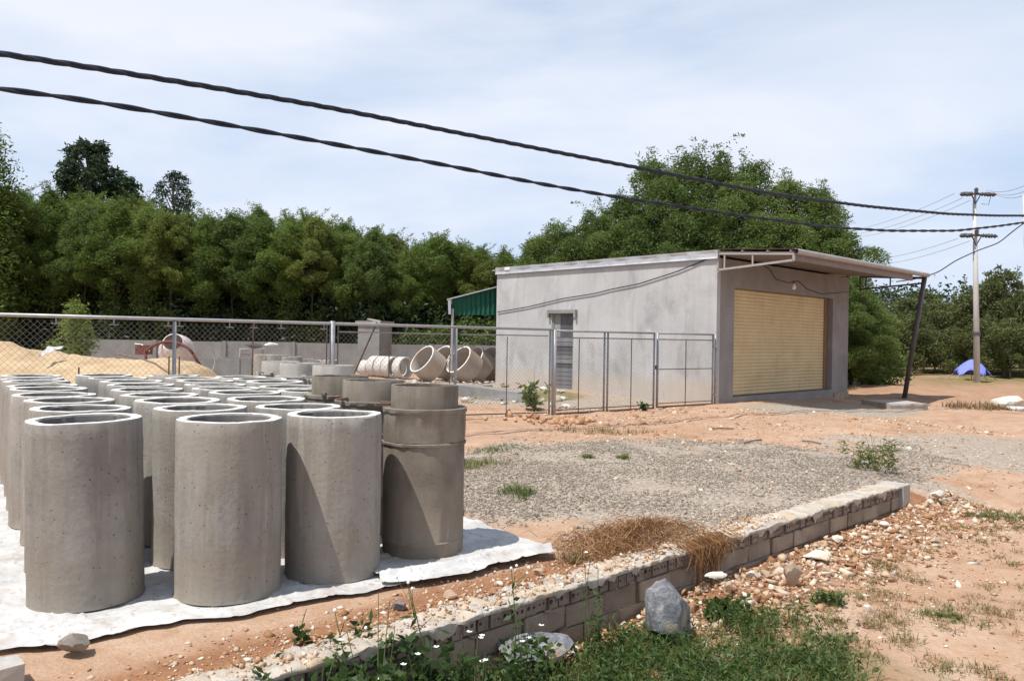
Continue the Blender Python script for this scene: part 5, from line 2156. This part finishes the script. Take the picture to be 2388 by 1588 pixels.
# clump of acacias behind the building
protoB = [tree_proto('acacia_tree', 9.0, 2.15, 0.8, 0, 0, None, 0.165, 0.048, 340 + q, M_acacia2, M_bark, P_round, 0.13, limbs=10, clump=(38, 38000, 0.68, 22, None)) for q in range(4)]
usedB = [False] * 4
spec = [(1250, 560, 36.5), (1310, 528, 36.0), (1385, 490, 36.0), (1455, 455, 35.5), (1515, 380, 36.0), (1600, 372, 37.0), (1672, 356, 35.5), (1765, 378, 36.0), (1835, 425, 35.0), (1895, 445, 34.5), (1940, 505, 33.5), (1988, 610, 32.5),
        (1560, 420, 34.2), (1720, 430, 33.8), (1440, 520, 34.0), (1840, 500, 32.6), (2015, 720, 31.6), (1960, 655, 31.0)]
blabs = {6: 'tallest tree of the green clump behind the grey building', 0: 'lowest tree at the left end of the clump behind the building', 16: 'low dark bushy tree at the right end of the clump, foliage to the ground'}
for i, (px, py, Yd) in enumerate(spec):
    q = at_y(px, py, Yd)
    hh = q.z - gz(q.x, q.y)
    place(protoB, usedB, i, q.x, q.y, hh * 1.03, 9.0, blabs.get(i, 'leafy tree in the tall dense clump behind the grey building'), 'tree', 'tree clump behind the building', z=gz(q.x, q.y), sx=rs.uniform(0.9, 1.05) * (9.0 / max(hh, 3.0)) ** 0.45 * 0.95)

# scrub and trees on the far right
protoR = [tree_proto('scrub_tree', 4.5, 1.6, 0.7, 0, 0, None, 0.20, 0.07, 380 + q, M_scrub, M_palebark, P_round, 0.06, limbs=12, clump=(26, 9500, 0.55, 6, None)) for q in range(3)]
usedR = [False] * 3
i = 0
for (Yr, xa, xb, sp, h0, h1) in ((45.0, 19.5, 33, 1.7, 2.8, 3.9), (49, 20, 36, 2.0, 3.7, 4.7), (54, 20, 40, 2.4, 4.4, 5.3), (62, 22, 46, 3.0, 5.0, 6.0)):
    x = xa
    while x < xb:
        place(protoR, usedR, i, x, Yr + rs.uniform(-0.6, 0.6), rs.uniform(h0, h1), 4.5, 'olive green scrub tree of the thicket on the far right behind the utility pole', 'tree', 'thicket on the far right')
        i += 1
        x += sp * rs.uniform(0.75, 1.3)
o = place(protoR, usedR, 1, at_y(2345, 640, 47).x, 47, 6.1, 4.5, 'taller tree of the far right thicket beside the right edge', 'tree', None, sx=0.75)
o = place(protoR, usedR, 2, at_y(2310, 640, 48).x, 48, 5.9, 4.5, 'round topped tree right of the utility pole in the thicket', 'tree', None, sx=0.75)
q = at_y(2055, 860, 33)
o = place(protoS, usedS, 0, q.x, 33.4, 2.0, 2.2, 'pale green shrub at the right foot of the tree clump', 'shrub', None)
# far off woods closing the horizon
V = []
rs2 = np.random.default_rng(99)
cc = np.stack([rs2.uniform(-130, 190, 2600), rs2.uniform(95, 125, 2600), np.abs(rs2.normal(0, 1, 2600)) * 1.0], 1)
ridge = 6.5 + 5.0 * fbm(cc[:, 0] * 0.05, cc[:, 0] * 0 + 4, 8)
cc[:, 2] = rs2.random(2600) ** 0.7 * ridge
V, F = leaves(cc, 34, (0.9, 0.9, 0.5), 0.55, 0.3, 98)
tag(link_mesh('distant_woods', mesh_np('distant_woods', V, F), M_darkleaf), 'far off belt of dark woods on the horizon', 'woods', kind='stuff')


# ------------------------------------------------------------------ utility poles and cables
def cable_pts(pxs, Yfun):
    return [at_y(a, b, Yfun(a)) for a, b in pxs]


def smooth_path(pts, n):
    P = np.array([tuple(p) for p in pts])
    L = np.concatenate([[0], np.cumsum(np.linalg.norm(np.diff(P, axis=0), axis=1))])
    s = np.linspace(0, L[-1], n)
    out = np.stack([np.interp(s, L, P[:, k]) for k in range(3)], 1)
    for _ in range(max(2, n // 12)):
        out[1:-1] = (out[:-2] + 2 * out[1:-1] + out[2:]) / 4
    return out, L[-1]


def twisted(name, pts, rcore, rtw, pitch_, label, ncore=3):
    P, L = smooth_path(pts, 260)
    root = empty(name, tuple(P[0]))
    tag(root, label, 'power cable')
    s = np.linspace(0, L, len(P))
    n2 = int(L / pitch_ * 10)
    ss = np.linspace(0, L, n2)
    C = np.stack([np.interp(ss, s, P[:, k]) for k in range(3)], 1)
    T_ = np.gradient(C, axis=0)
    T_ /= np.linalg.norm(T_, axis=1)[:, None]
    A = np.cross(T_, np.array([0, 0, 1.0]))
    A /= np.linalg.norm(A, axis=1)[:, None]
    B = np.cross(T_, A)
    for c in range(ncore):
        ph = 2 * math.pi * (ss / pitch_ + c / ncore)
        Q = C + A * (rtw * np.cos(ph))[:, None] + B * (rtw * np.sin(ph))[:, None]
        mb = MB().tube([Vector(tuple(q)) - root.location for q in Q], rcore, 6)
        mb.build('strand', M_cable, root, True)
    return root


d2 = 1.0127
CK = 1.8
Yc = lambda px: CK / (1 / 5.0 + (px / 2388.0) * (1 / 14.2 - 1 / 5.0))
up = [(-160, 100), (0, 125), (125, 143), (250, 163), (500, 204), (750, 247), (1000, 296), (1250, 345), (1500, 393), (1750, 442), (1880, 461), (2000, 476), (2180, 493), (2290, 497), (2362, 497)]
lo = [(-160, 186), (0, 205), (125, 221), (250, 240), (500, 284), (750, 329), (1000, 376), (1250, 425), (1430, 456), (1700, 496), (1900, 523), (2050, 532), (2200, 532), (2300, 521), (2362, 512)]
twisted('twisted_cable', [at_y(a * d2, b * d2, Yc(a * d2)) for a, b in up], 0.0125 * CK, 0.0095 * CK, 0.50 * CK, 'upper black twisted power cable sagging across the sky', 3)
twisted('twisted_cable', [at_y(a * d2, b * d2, Yc(a * d2) * 1.02) for a, b in lo], 0.0118 * CK, 0.0095 * CK, 0.62 * CK, 'lower black twisted power cable sagging across the sky', 2)
# near pole at the right edge of the frame
ptop = at_y(2392, 455, 25.7)
pbase = at_y(2412, 930, 25.7)
npole = empty('concrete_pole', (pbase.x, pbase.y, gz(pbase.x, pbase.y)))
tag(npole, 'concrete pole at the right edge where the two twisted cables end', 'utility pole')
MB().tube([rel((pbase.x, pbase.y, -0.6), npole), rel((ptop.x, ptop.y, ptop.z), npole)], [0.15, 0.095], 12).build('shaft', M_pole, npole, True)
MB().tube([rel(at_y(2392, 503, 25.6), npole), rel(at_y(2384, 504, 25.5), npole)], 0.04, 6).build('clamp', M_dark, npole)
MB().tube([rel(at_y(2392, 521, 25.6), npole), rel(at_y(2384, 520, 25.5), npole)], 0.04, 6).build('clamp', M_dark, npole)
# service cable from the pole to the canopy
sv = [(2388, 520), (2360, 541), (2329, 567), (2278, 585), (2228, 608), (2188, 635), (2160, 644), (2130, 652), (2090, 657)]
sY = [25.6, 25.5, 25.5, 25.4, 25.3, 25.2, 25.15, 25.0, 24.8]
P, L = smooth_path([at_y(a, b, yy) for (a, b), yy in zip(sv, sY)], 60)
o = MB().tube([Vector(tuple(q)) for q in P], 0.017, 6).build('service_cable', M_cable, None, True)
tag(o, 'black service cable drooping from the right edge pole to the canopy corner', 'power cable')
# far utility pole
ub = at_y(2279, 884, 37.5)
ub.z = gz(ub.x, ub.y)
up_ = empty('utility_pole', ub)
tag(up_, 'tall pale concrete utility pole with two crossarms beside the blue canvas', 'utility pole')
top = at_y(2272, 446, 37.5)
hh = top.z - ub.z
lx = top.x - ub.x
MB().tube([(0, 0, -0.3), (lx * 0.5, 0, hh * 0.5), (lx, 0, hh - 0.1)], [0.14, 0.115, 0.075], 12).build('shaft', M_pole, up_, True)
MB().lathe([(0.13, 0), (0.18, 0.0), (0.18, 0.16), (0.13, 0.16)], 14, True).build('band', M_dark, up_).location = (lx * 0.25, 0, at_y(2277, 783, 37.5).z - ub.z)


def crossarm(z, half):
    xo = lx * z / hh
    MB().bar((xo - half, -0.14, z), (xo + half, -0.14, z), 0.09, 0.09).build('crossarm', M_dark, up_)
    MB().bar((xo - half * 0.5, -0.14, z - 0.02), (xo, -0.10, z - 0.45), 0.04, 0.04).build('brace', M_dark, up_)
    MB().bar((xo + half * 0.5, -0.14, z - 0.02), (xo, -0.10, z - 0.45), 0.04, 0.04).build('brace', M_dark, up_)
    for f in (-1.0, -0.45, 0.45, 1.0, 0.1):
        d_ = -1 if f < 0 else 1
        if f == 0.1:
            pts = [(xo, -0.14, z), (xo, -0.14, z + 0.30)]
        else:
            pts = [(xo + half * f, -0.16, z), (xo + half * f + d_ * 0.42, -0.30, z - 0.06)]
        a_, b_ = Vector(pts[0]), Vector(pts[1])
        nseg_ = 7
        ps = [a_.lerp(b_, k / nseg_) for k in range(nseg_ + 1)]
        rr = [0.03 if k in (0, nseg_) else (0.11 if k % 2 else 0.06) for k in range(nseg_ + 1)]
        MB().tube(ps, rr, 8).build('insulator', M_dark, up_, True)


z1 = at_y(2272, 454, 37.5).z - ub.z
z2 = at_y(2275, 550, 37.5).z - ub.z
crossarm(z1, 0.42)
crossarm(z2, 0.46)
MB().tube([(lx + 0.6, -0.3, z1 - 0.1), (lx + 0.55, -0.2, z1 - 0.5), (lx + 0.25, -0.15, z1 - 0.45)], 0.012, 5).build('jumper', M_cable, up_, True)
# thin line wires
wl_ = [((2225, 452), (1985, 537), 37.5, 62), ((2245, 462), (2000, 545), 37.5, 62), ((2262, 468), (2010, 552), 37.5, 62), ((2300, 444), (2420, 416), 37.5, 30), ((2315, 449), (2420, 430), 37.5, 30), ((2322, 454), (2420, 440), 37.5, 30),
       ((2235, 556), (2010, 606), 37.5, 62), ((2262, 562), (2030, 618), 37.5, 62)]
for k, (a_, b_, ya, yb) in enumerate(wl_):
    A_, B_ = at_y(a_[0], a_[1], ya), at_y(b_[0], b_[1], yb)
    ps = [A_.lerp(B_, f) - Vector((0, 0, 0.25 * 4 * f * (1 - f))) for f in np.linspace(0, 1, 12)]
    o = MB().tube(ps, 0.011, 4).build('line_wire', M_metal)
    side = 'left' if b_[0] < 2200 else 'right'
    arm = 'lower' if a_[1] > 500 else 'upper'
    pos = {0: 'uppermost', 1: 'middle', 2: 'lowest', 3: 'uppermost', 4: 'middle', 5: 'lowest', 6: 'higher', 7: 'lower'}[k]
    tag(o, '%s thin wire running %s from the %s crossarm of the utility pole' % (pos, side, arm), 'wire', 'thin wires on the %s side of the %s crossarm' % (side, arm))

# blue canvas shelter by the pole
tb = at_y(2266, 880, 39.0)
tb.z = gz(tb.x, tb.y)
tent = empty('canvas_shelter', tb)
tag(tent, 'small blue canvas shelter stretched on sticks beside the utility pole', 'shelter')
apex = Vector((-0.02, 0.0, 0.98))
nr, na = 8, 28
V = [tuple(apex)]
for r_ in range(1, nr + 1):
    f = r_ / nr
    for a_ in range(na):
        th = 2 * math.pi * a_ / na
        edge = 1 + 0.16 * math.cos(5 * th + 0.6)
        V.append((0.78 * f * edge * math.cos(th), 0.62 * f * edge * math.sin(th), apex.z - 0.72 * f ** 1.5 * (0.88 + 0.22 * math.cos(5 * th + 0.6)) + 0.045 * math.sin(9 * th + 3 * f) * f + 0.02 * math.sin(17 * th) * f))
F = [(0, 1 + a_, 1 + (a_ + 1) % na) for a_ in range(na)]
for r_ in range(nr - 1):
    for a_ in range(na):
        F.append((1 + r_ * na + a_, 1 + (r_ + 1) * na + a_, 1 + (r_ + 1) * na + (a_ + 1) % na, 1 + r_ * na + (a_ + 1) % na))
o = MB().add(V, F).build('canvas', M_blue, tent, True)
md = o.modifiers.new('thick', 'SOLIDIFY')
md.thickness = 0.012
for k in range(5):
    th = (2 * math.pi * k - 0.6) / 5
    a_ = Vector((0.86 * math.cos(th), 0.68 * math.sin(th), 0.26))
    MB().tube([a_, (1.15 * math.cos(th), 0.95 * math.sin(th), 0.0)], 0.022, 5).build('stick', M_palebark, tent)
# pile of pale stone at the right edge
p = at_z(2372, 955, -0.2)
rock('stone_heap', (p.x, p.y + 0.3, -0.05), (0.55, 0.4, 0.30), M_white_rock, 'pinkish pale heap of stone at the right edge of the yard', 'stone heap', seed=88)
o = MB().box((0, 0, 0), (0.75, 0.35, 0.07), None, 0.02).build('white_slab', M_plast)
o.location = (p.x - 0.02, p.y - 0.30, gz(p.x, p.y) + 0.07)
o.rotation_euler = (0.15, 0.03, 0.1)
tag(o, 'bright white slab lying in front of the pale stone heap', 'slab')


# ------------------------------------------------------------------ straw heap on the wall
def blades(px, py, pz, n, seed, L, W, spread, lean=0.6, curve=0.5):
    """thin curved ribbons growing from points"""
    rs = np.random.default_rng(seed)
    k = len(px)
    i_ = rs.integers(0, k, n)
    b = np.stack([px[i_], py[i_], pz[i_]], 1) + np.concatenate([rs.normal(0, spread, (n, 2)), np.zeros((n, 1))], 1)
    a = rs.uniform(0, 2 * math.pi, n)
    l = L * rs.uniform(0.5, 1.4, n)
    ln = lean * rs.uniform(0.1, 1.3, n)
    d = np.stack([np.cos(a) * ln, np.sin(a) * ln, np.ones(n)], 1)
    d /= np.linalg.norm(d, axis=1)[:, None]
    side = np.stack([-np.sin(a), np.cos(a), np.zeros(n)], 1)
    out = np.stack([np.cos(a), np.sin(a), np.zeros(n)], 1)
    w = W * rs.uniform(0.6, 1.4, n)
    V = []
    for f, wf in ((0, 1), (0.5, 0.8), (1, 0.1)):
        c = b + d * (l * f)[:, None] + (out * 0.6 - np.array([0, 0, 0.55])) * (curve * l * f * f)[:, None]
        V.append(c - side * (w * wf * 0.5)[:, None])
        V.append(c + side * (w * wf * 0.5)[:, None])
    V = np.stack(V, 1)     # n,6,3
    base = np.arange(n)[:, None] * 6
    F = np.concatenate([base + np.array([0, 1, 3, 2]), base + np.array([2, 3, 5, 4])], 0)
    return V.reshape(-1, 3), F


rs = np.random.default_rng(21)
sc_ = at_z(1495, 1255, 0.05)
V, F = [], []
mb = MB()
n = 1700
for k in range(n):
    u_ = rs.normal(0, 0.36)
    v_ = rs.normal(0, 0.17)
    if abs(u_) > 0.75:
        u_ *= 0.6
    bx = sc_.x + WD.x * u_ - WN.x * (v_ + 0.10) 
    by = sc_.y + WD.y * u_ - WN.y * (v_ + 0.10)
    hz = 0.015 + 0.11 * math.exp(-((u_ - 0.12) / 0.34) ** 2 - (v_ / 0.18) ** 2) * rs.random() ** 0.5
    a_ = rs.uniform(0, 6.28)
    l_ = rs.uniform(0.06, 0.20)
    p0 = Vector((bx, by, hz + 0.02))
    d_ = Vector((math.cos(a_), math.sin(a_), rs.normal(0, 0.25)))
    p1 = p0 + d_ * l_ * 0.5 + Vector((0, 0, rs.uniform(0, 0.04)))
    p2 = p0 + d_ * l_ + Vector((0, 0, -rs.uniform(0, 0.05)))
    mb.tube([p0, p1, p2], [0.0022, 0.002, 0.001], 3, False)
# strands hanging down over the wall front
for k in range(260):
    u_ = rs.normal(0.28, 0.16)
    e_ = W0 + WD * ((Vector((sc_.x, sc_.y, 0)) - W0).dot(WD) + u_)
    p0 = Vector((e_.x, e_.y, ZT + 0.05)) - WN * rs.uniform(0.0, 0.12)
    dn = rs.uniform(0.08, 0.36) * math.exp(-((u_ - 0.22) / 0.22) ** 2)
    p1 = Vector((e_.x, e_.y, ZT + 0.01)) + WN * rs.uniform(0.02, 0.06) + WD * rs.normal(0, 0.03)
    p2 = p1 + Vector((0, 0, -dn)) + WN * rs.uniform(-0.01, 0.05) + WD * rs.normal(0, 0.06)
    mb.tube([p0, p1, p1.lerp(p2, 0.5) + WN * 0.012, p2], [0.002, 0.002, 0.0018, 0.001], 3, False)
tag(mb.build('straw_heap', M_straw), 'heap of rusty brown dry straw lying over the top of the low wall', 'straw heap')


# ------------------------------------------------------------------ weeds, grass, plants in the foreground
def weed_mesh(name, seed, h, n_stems, leaf, spread, mat, per=26, wide=0.5):
    rs = np.random.default_rng(seed)
    V_all, F_all = [], []
    base = 0
    for k in range(n_stems):
        a = rs.uniform(0, 6.28)
        r = spread * math.sqrt(rs.random())
        bx, by = r * math.cos(a), r * math.sin(a)
        hh = h * rs.uniform(0.5, 1.15)
        tilt = rs.normal(0, 0.28, 2)
        n = per
        f = rs.random(n) ** 0.7
        c = np.stack([bx + tilt[0] * hh * f, by + tilt[1] * hh * f, hh * f], 1)
        V, F = leaves(c, 1, (0.012, 0.012, 0.01), leaf, leaf * wide, seed * 31 + k, droop=0.1, up=0.25)
        V_all.append(V)
        F_all.append(F + base)
        base += len(V)
    return mesh_np(name, np.concatenate(V_all), np.concatenate(F_all))


def plant(name, p, seed, h, n_stems, leaf, spread, label, cat, mat=None, flowers=0, stalks=3, per=26, wide=0.5):
    root = empty(name, p)
    tag(root, label, cat)
    link_mesh('foliage', weed_mesh('foliage', seed, h, n_stems, leaf, spread, mat, per, wide), mat or M_weed, root)
    rs = random.Random(seed)
    mb = MB()
    heads = []
    for k in range(stalks):
        a = rs.uniform(0, 6.28)
        t1 = Vector((math.cos(a) * spread * 0.5, math.sin(a) * spread * 0.5, h * rs.uniform(0.9, 1.6)))
        mid = t1 * 0.5 + Vector((rs.uniform(-0.03, 0.03), rs.uniform(-0.03, 0.03), 0))
        mb.tube([(0, 0, 0), mid, t1], [0.004, 0.003, 0.0018], 5)
        heads.append(t1)
    mb.build('stems', M_stem, root)
    for k in range(flowers):
        hd = heads[k % len(heads)] + Vector((rs.uniform(-0.05, 0.05), rs.uniform(-0.05, 0.05), rs.uniform(-0.06, 0.03)))
        fb = MB()
        for q in range(5):
            a = q * 2 * math.pi / 5 + rs.random()
            d_ = Vector((math.cos(a), math.sin(a), 0.25)) * 0.017
            s_ = Vector((-math.sin(a), math.cos(a), 0)) * 0.007
            fb.add([hd, hd + d_ * 0.6 + s_, hd + d_, hd + d_ * 0.6 - s_], [(0, 1, 2, 3)])
        fb.build('flower', M_petal, root)
    return root


def road_pt(px, py):
    z = -0.33
    for _ in range(3):
        p = at_z(px, py, z)
        z = gz(p.x, p.y)
    return Vector((p.x, p.y, z))


def yard_pt(px, py):
    z = 0.0
    for _ in range(3):
        p = at_z(px, py, z)
        z = gz(p.x, p.y)
    return Vector((p.x, p.y, z))


plant('weed_plant', W0 + WD * 0.52 + WN * 0.20 + Vector((0, 0, -0.36)), 1, 0.45, 40, 0.062, 0.22, 'tallest bushy dark green weed with white flowers before the wall at the bottom', 'weed', flowers=4, stalks=6)
plant('weed_plant', W0 + WD * 0.22 + WN * 0.22 + Vector((0, 0, -0.36)), 2, 0.38, 34, 0.058, 0.22, 'dark leafy weed at the bottom edge left of the tallest flowering weed', 'weed', flowers=0, stalks=3)
plant('weed_plant', W0 + WD * 0.02 + WN * 0.12 + Vector((0, 0, -0.36)), 9, 0.36, 24, 0.058, 0.18, 'leftmost dark weed peeping over the wall at the bottom edge', 'weed', flowers=0, stalks=2)
plant('weed_plant', W0 + WD * 0.80 + WN * 0.26 + Vector((0, 0, -0.36)), 10, 0.34, 28, 0.058, 0.18, 'leafy weed just right of the tallest flowering weed', 'weed', flowers=2, stalks=3)
plant('weed_plant', W0 + WD * 1.08 + WN * 0.30 + Vector((0, 0, -0.36)), 3, 0.30, 24, 0.052, 0.20, 'low weed with a cluster of white blossoms left of the flat boulder', 'weed', flowers=7, stalks=5)
plant('weed_plant', W0 + WD * 1.45 + WN * 0.25 + Vector((0, 0, -0.35)), 4, 0.30, 10, 0.05, 0.15, 'tall thin stemmed weed before the middle of the low wall', 'weed', flowers=3, stalks=6)
plant('weed_plant', W0 + WD * 2.05 + WN * 0.22 + Vector((0, 0, -0.33)), 5, 0.40, 6, 0.045, 0.10, 'slender weed stalk with small leaves between the two boulders', 'weed', flowers=2, stalks=5, per=14)
plant('weed_plant', road_pt(1690, 1440), 6, 0.13, 10, 0.05, 0.14, 'leafy green weed right beside the upright boulder', 'weed', stalks=2, wide=0.7)
plant('weed_plant', road_pt(1930, 1405), 7, 0.09, 11, 0.035, 0.15, 'fresh green weed below the bright white stone', 'weed', stalks=1)
plant('weed_plant', Vector((-1.02, 4.05, 0.0)), 8, 0.11, 3, 0.045, 0.04, 'small broad leaved weed sprouting at the tarpaulin edge behind the wall', 'weed', stalks=1, wide=0.8, per=12)
# tall thin flower stalks reaching above the wall
for k, (tt_, so, hh, lab) in enumerate([(0.50, 0.10, 0.62, 'thin bare flower stalk leaning over the wall before the third pipe'), (0.95, 0.12, 0.66, 'thin flower stalk rising over the wall before the pipe mould'), (1.55, 0.10, 0.60, 'thin forked stalk rising over the wall before the tarpaulin corner')]):
    p = W0 + WD * tt_ + WN * so + Vector((0, 0, -0.34))
    root = empty('flower_stalk', p)
    tag(root, lab, 'flower stalk')
    rs_ = random.Random(90 + k)
    mb = MB()
    tip = Vector((rs_.uniform(-0.15, 0.15), rs_.uniform(-0.05, 0.1), hh))
    mb.tube([(0, 0, 0), tip * 0.5 + Vector((0.02, 0, 0)), tip], [0.005, 0.0035, 0.002], 5)
    tips = [tip]
    for q in range(4):
        f = rs_.uniform(0.55, 0.9)
        e = tip * f + Vector((rs_.uniform(-0.14, 0.14), rs_.uniform(-0.08, 0.08), rs_.uniform(0.05, 0.16)))
        mb.tube([tip * f, e], [0.0025, 0.0015], 4)
        tips.append(e)
    mb.build('stalk', M_stem, root)
    cc = np.array([tuple(tip * f) for f in np.linspace(0.15, 0.8, 10)])
    V, F = leaves(cc, 2, (0.02, 0.02, 0.01), 0.06, 0.022, 91 + k)
    link_mesh('leaves', mesh_np('leaves', V, F), M_weed, root)
    for e in tips[:3]:
        MB().lathe([(0, -0.008), (0.007, -0.004), (0.009, 0.003), (0.004, 0.010), (0, 0.011)], 8).build('flower_head', M_petal, root, True).location = e
# ground covering weeds in the lower right
rs = np.random.default_rng(33)
pts = []
while len(pts) < 1000:
    px = rs.uniform(1130, 2010)
    py = rs.uniform(1440, 1700)
    if rs.random() < 0.30:
        px, py = rs.uniform(560, 1010), rs.uniform(1500, 1680)
    dens = 0.9 * math.exp(-((px - 780) / 190) ** 2) * (py > 1490) + math.exp(-((px - 1580) / 330) ** 2) * (1.0 if py > 1500 else 0.55) + 0.9 * math.exp(-((px - 1250) / 130) ** 2) * (py > 1530)
    if rs.random() < dens * max(0.08, 2.6 * float(fbm(px * 0.014, py * 0.022, 61)) - 0.55) and not (py < 1490 and px < 1640):
        q = road_pt(px, py)
        t_, s_ = ground_parts(q.x, q.y)
        if s_ > (0.22 if px > 1050 else 0.08):
            pts.append(tuple(q))
pts = np.array(pts)
cc = np.repeat(pts, 8, 0)
cc[:, 0] += rs.normal(0, 0.035, len(cc))
cc[:, 1] += rs.normal(0, 0.035, len(cc))
cc[:, 2] += rs.random(len(cc)) ** 1.3 * (0.04 + 0.17 * fbm(cc[:, 0] * 4, cc[:, 1] * 4, 68))
V, F = leaves(cc, 2, (0.01, 0.01, 0.008), 0.044, 0.013, 34, droop=0.0, up=0.3)
tag(link_mesh('weed_cover', mesh_np('weed_cover', V, F), M_weed), 'low tangled green weeds covering the ground before the boulders', 'weeds', kind='stuff')
V, F = blades(pts[:, 0], pts[:, 1], pts[:, 2], 7500, 35, 0.15, 0.0055, 0.07, 0.9, 0.5)
tag(link_mesh('grass_cover', mesh_np('grass_cover', V, F), M_grass), 'thin grass blades growing through the low weeds in the foreground', 'grass', kind='stuff')
# sparse dry tufts over the road soil
pts = []
while len(pts) < 170:
    px, py = rs.uniform(1700, 2420), rs.uniform(1120, 1620)
    q = road_pt(px, py)
    t_, s_ = ground_parts(q.x, q.y)
    if s_ > 0.5 and rs.random() < (float(fbm(q.x * 1.2, q.y * 1.2, 62)) - 0.3) * 2.2:
        pts.append(tuple(q))
pts = np.array(pts)
V, F = blades(pts[:, 0], pts[:, 1], pts[:, 2], 5200, 36, 0.055, 0.005, 0.045, 1.3, 0.4)
tag(link_mesh('dry_grass', mesh_np('dry_grass', V, F), M_dry), 'sparse dry grass scattered over the bare road soil at the right', 'grass', kind='stuff')
pts2 = pts[::3]
V, F = blades(pts2[:, 0], pts2[:, 1], pts2[:, 2], 1700, 37, 0.05, 0.006, 0.06, 1.2, 0.3)
tag(link_mesh('short_grass', mesh_np('short_grass', V, F), M_grass), 'short greenish grass sprouting between dry tufts on the road soil', 'grass', kind='stuff')


def tuft(px, py, n, L, W, sp, mat, label, road=False, seed=0, cat='grass tuft', stretch=1.0):
    q = road_pt(px, py) if road else yard_pt(px, py)
    rs_ = np.random.default_rng(seed)
    k = 16
    bx = rs_.normal(0, sp * stretch, k)
    by = rs_.normal(0, sp, k)
    V, F = blades(bx, by, np.zeros(k), n, seed, L, W, sp * 0.4, 0.9, 0.35)
    o = link_mesh('grass_tuft', mesh_np('grass_tuft', V, F), mat)
    zz = gz(q.x, q.y)
    o.location = (q.x, q.y, zz - 0.005)
    return tag(o, label, cat, kind='stuff')


tuft(1208, 1150, 420, 0.10, 0.008, 0.12, M_grass, 'green grass tuft alone in the middle of the gravel', seed=1)
tuft(1112, 1085, 520, 0.11, 0.009, 0.20, M_grass, 'green grass patch beside the right side of the front mould', seed=2)
tuft(1180, 1050, 320, 0.07, 0.008, 0.25, M_grass, 'thin line of grass on the gravel behind the front mould', seed=3, stretch=1.6)
tuft(1400, 1008, 380, 0.12, 0.012, 0.22, M_dry, 'dry grass patch on the soil before the gate', seed=4, stretch=1.6)
tuft(2325, 1205, 420, 0.09, 0.008, 0.14, M_grass, 'green grass tuft on the road soil at the right edge', True, seed=5, stretch=1.4)
tuft(2195, 1440, 300, 0.06, 0.007, 0.07, M_grass, 'olive grass clump on bare soil at the lower right', True, seed=6)
tuft(2290, 950, 500, 0.24, 0.02, 0.45, M_dry, 'dry weedy strip beside the pale stone heap', seed=7, stretch=1.8)
tuft(1455, 1068, 120, 0.09, 0.010, 0.04, M_grass, 'small dark sprout in the gravel right of centre', seed=8)
tuft(1370, 1065, 120, 0.08, 0.010, 0.04, M_grass, 'small dark sprout in the gravel left of the other sprout', seed=9)
tuft(1345, 1305, 260, 0.10, 0.006, 0.07, M_dry, 'dry grass sprouting at the corner of the tarpaulin', seed=10)
plant('leafy_bush', yard_pt(2040, 1098), 20, 0.36, 26, 0.075, 0.26, 'pale green feathery bush behind the far end of the low wall', 'bush', M_grass, stalks=6, per=30, wide=0.22)
plant('young_plant', yard_pt(1243, 955), 21, 0.62, 12, 0.16, 0.12, 'young bright leafy plant growing at the foot of the fence', 'plant', M_acacia2, stalks=4, per=14, wide=0.5)
plant('young_plant', yard_pt(1505, 958), 22, 0.18, 5, 0.08, 0.05, 'tiny dark plant beside the gate wheel', 'plant', M_weed, stalks=1)
# soil clods at the gate post foot
rs = np.random.default_rng(44)
c_ = yard_pt(1290, 985)
n = 70
x = c_.x + rs.normal(0, 0.55, n)
y = c_.y + rs.normal(0, 0.35, n)
scatter_stones('soil_clods', np.stack([x, y, ground_z(x, y) + 0.03], 1), rs.lognormal(math.log(0.07), 0.45, n), mat_island('clod', [(0, (0.34, 0.16, 0.07)), (1, (0.52, 0.33, 0.2))]), SV, 0.6, 45,
               label='orange soil clods heaped at the foot of the gate post', cat='clods', kind='stuff')
# litter twigs on the soil before the building
for k, (ax_, ay_, bx_, by_, lab) in enumerate([(1735, 1036, 1775, 1028, 'short dark stick on the orange soil right of the gravel'), (1870, 1030, 1915, 1037, 'short dark stick on the soil towards the road'), (1655, 1002, 1710, 1002, 'thin dry stick on the soil before the gate')]):
    a_, b_ = yard_pt(ax_, ay_), yard_pt(bx_, by_)
    o = MB().tube([a_ + Vector((0, 0, 0.02)), a_.lerp(b_, 0.5) + Vector((0, 0, 0.03)), b_ + Vector((0, 0, 0.02))], 0.012, 5).build('stick', M_bark)
    tag(o, lab, 'stick')

# dead leaves and bark chips over the bare soil
rs = np.random.default_rng(66)
n = 5200
x = rs.uniform(-1.5, 11, n)
y = rs.uniform(4.2, 19, n)
t_, s_ = ground_parts(x, y)
k = (rs.random(n) < np.clip(fbm(x * 1.3, y * 1.3, 63) * 2.0 - 0.55, 0, 1)) & ~((s_ > -0.26) & (s_ < 0.02) & (t_ < WL + 0.1)) & ~((x < 0.45) & (s_ < -0.4) & (y < 8))
x, y = x[k], y[k]
c = np.stack([x, y, ground_z(x, y) + 0.008], 1)
V, F = leaves(c, 1, (0.0, 0.0, 0.001), 0.05, 0.022, 67, 0.0)
V = V.reshape(-1, 4, 3)
V[:, :, 2] = c[:, None, 2] + (V[:, :, 2] - c[:, None, 2]) * 0.25
tag(link_mesh('leaf_litter', mesh_np('leaf_litter', V.reshape(-1, 3), F), mat_island('litter', [(0, (0.07, 0.04, 0.025)), (0.6, (0.18, 0.11, 0.06)), (1, (0.34, 0.25, 0.15))])),
    'dead leaves and bark chips scattered over the bare soil', 'leaf litter', kind='stuff')
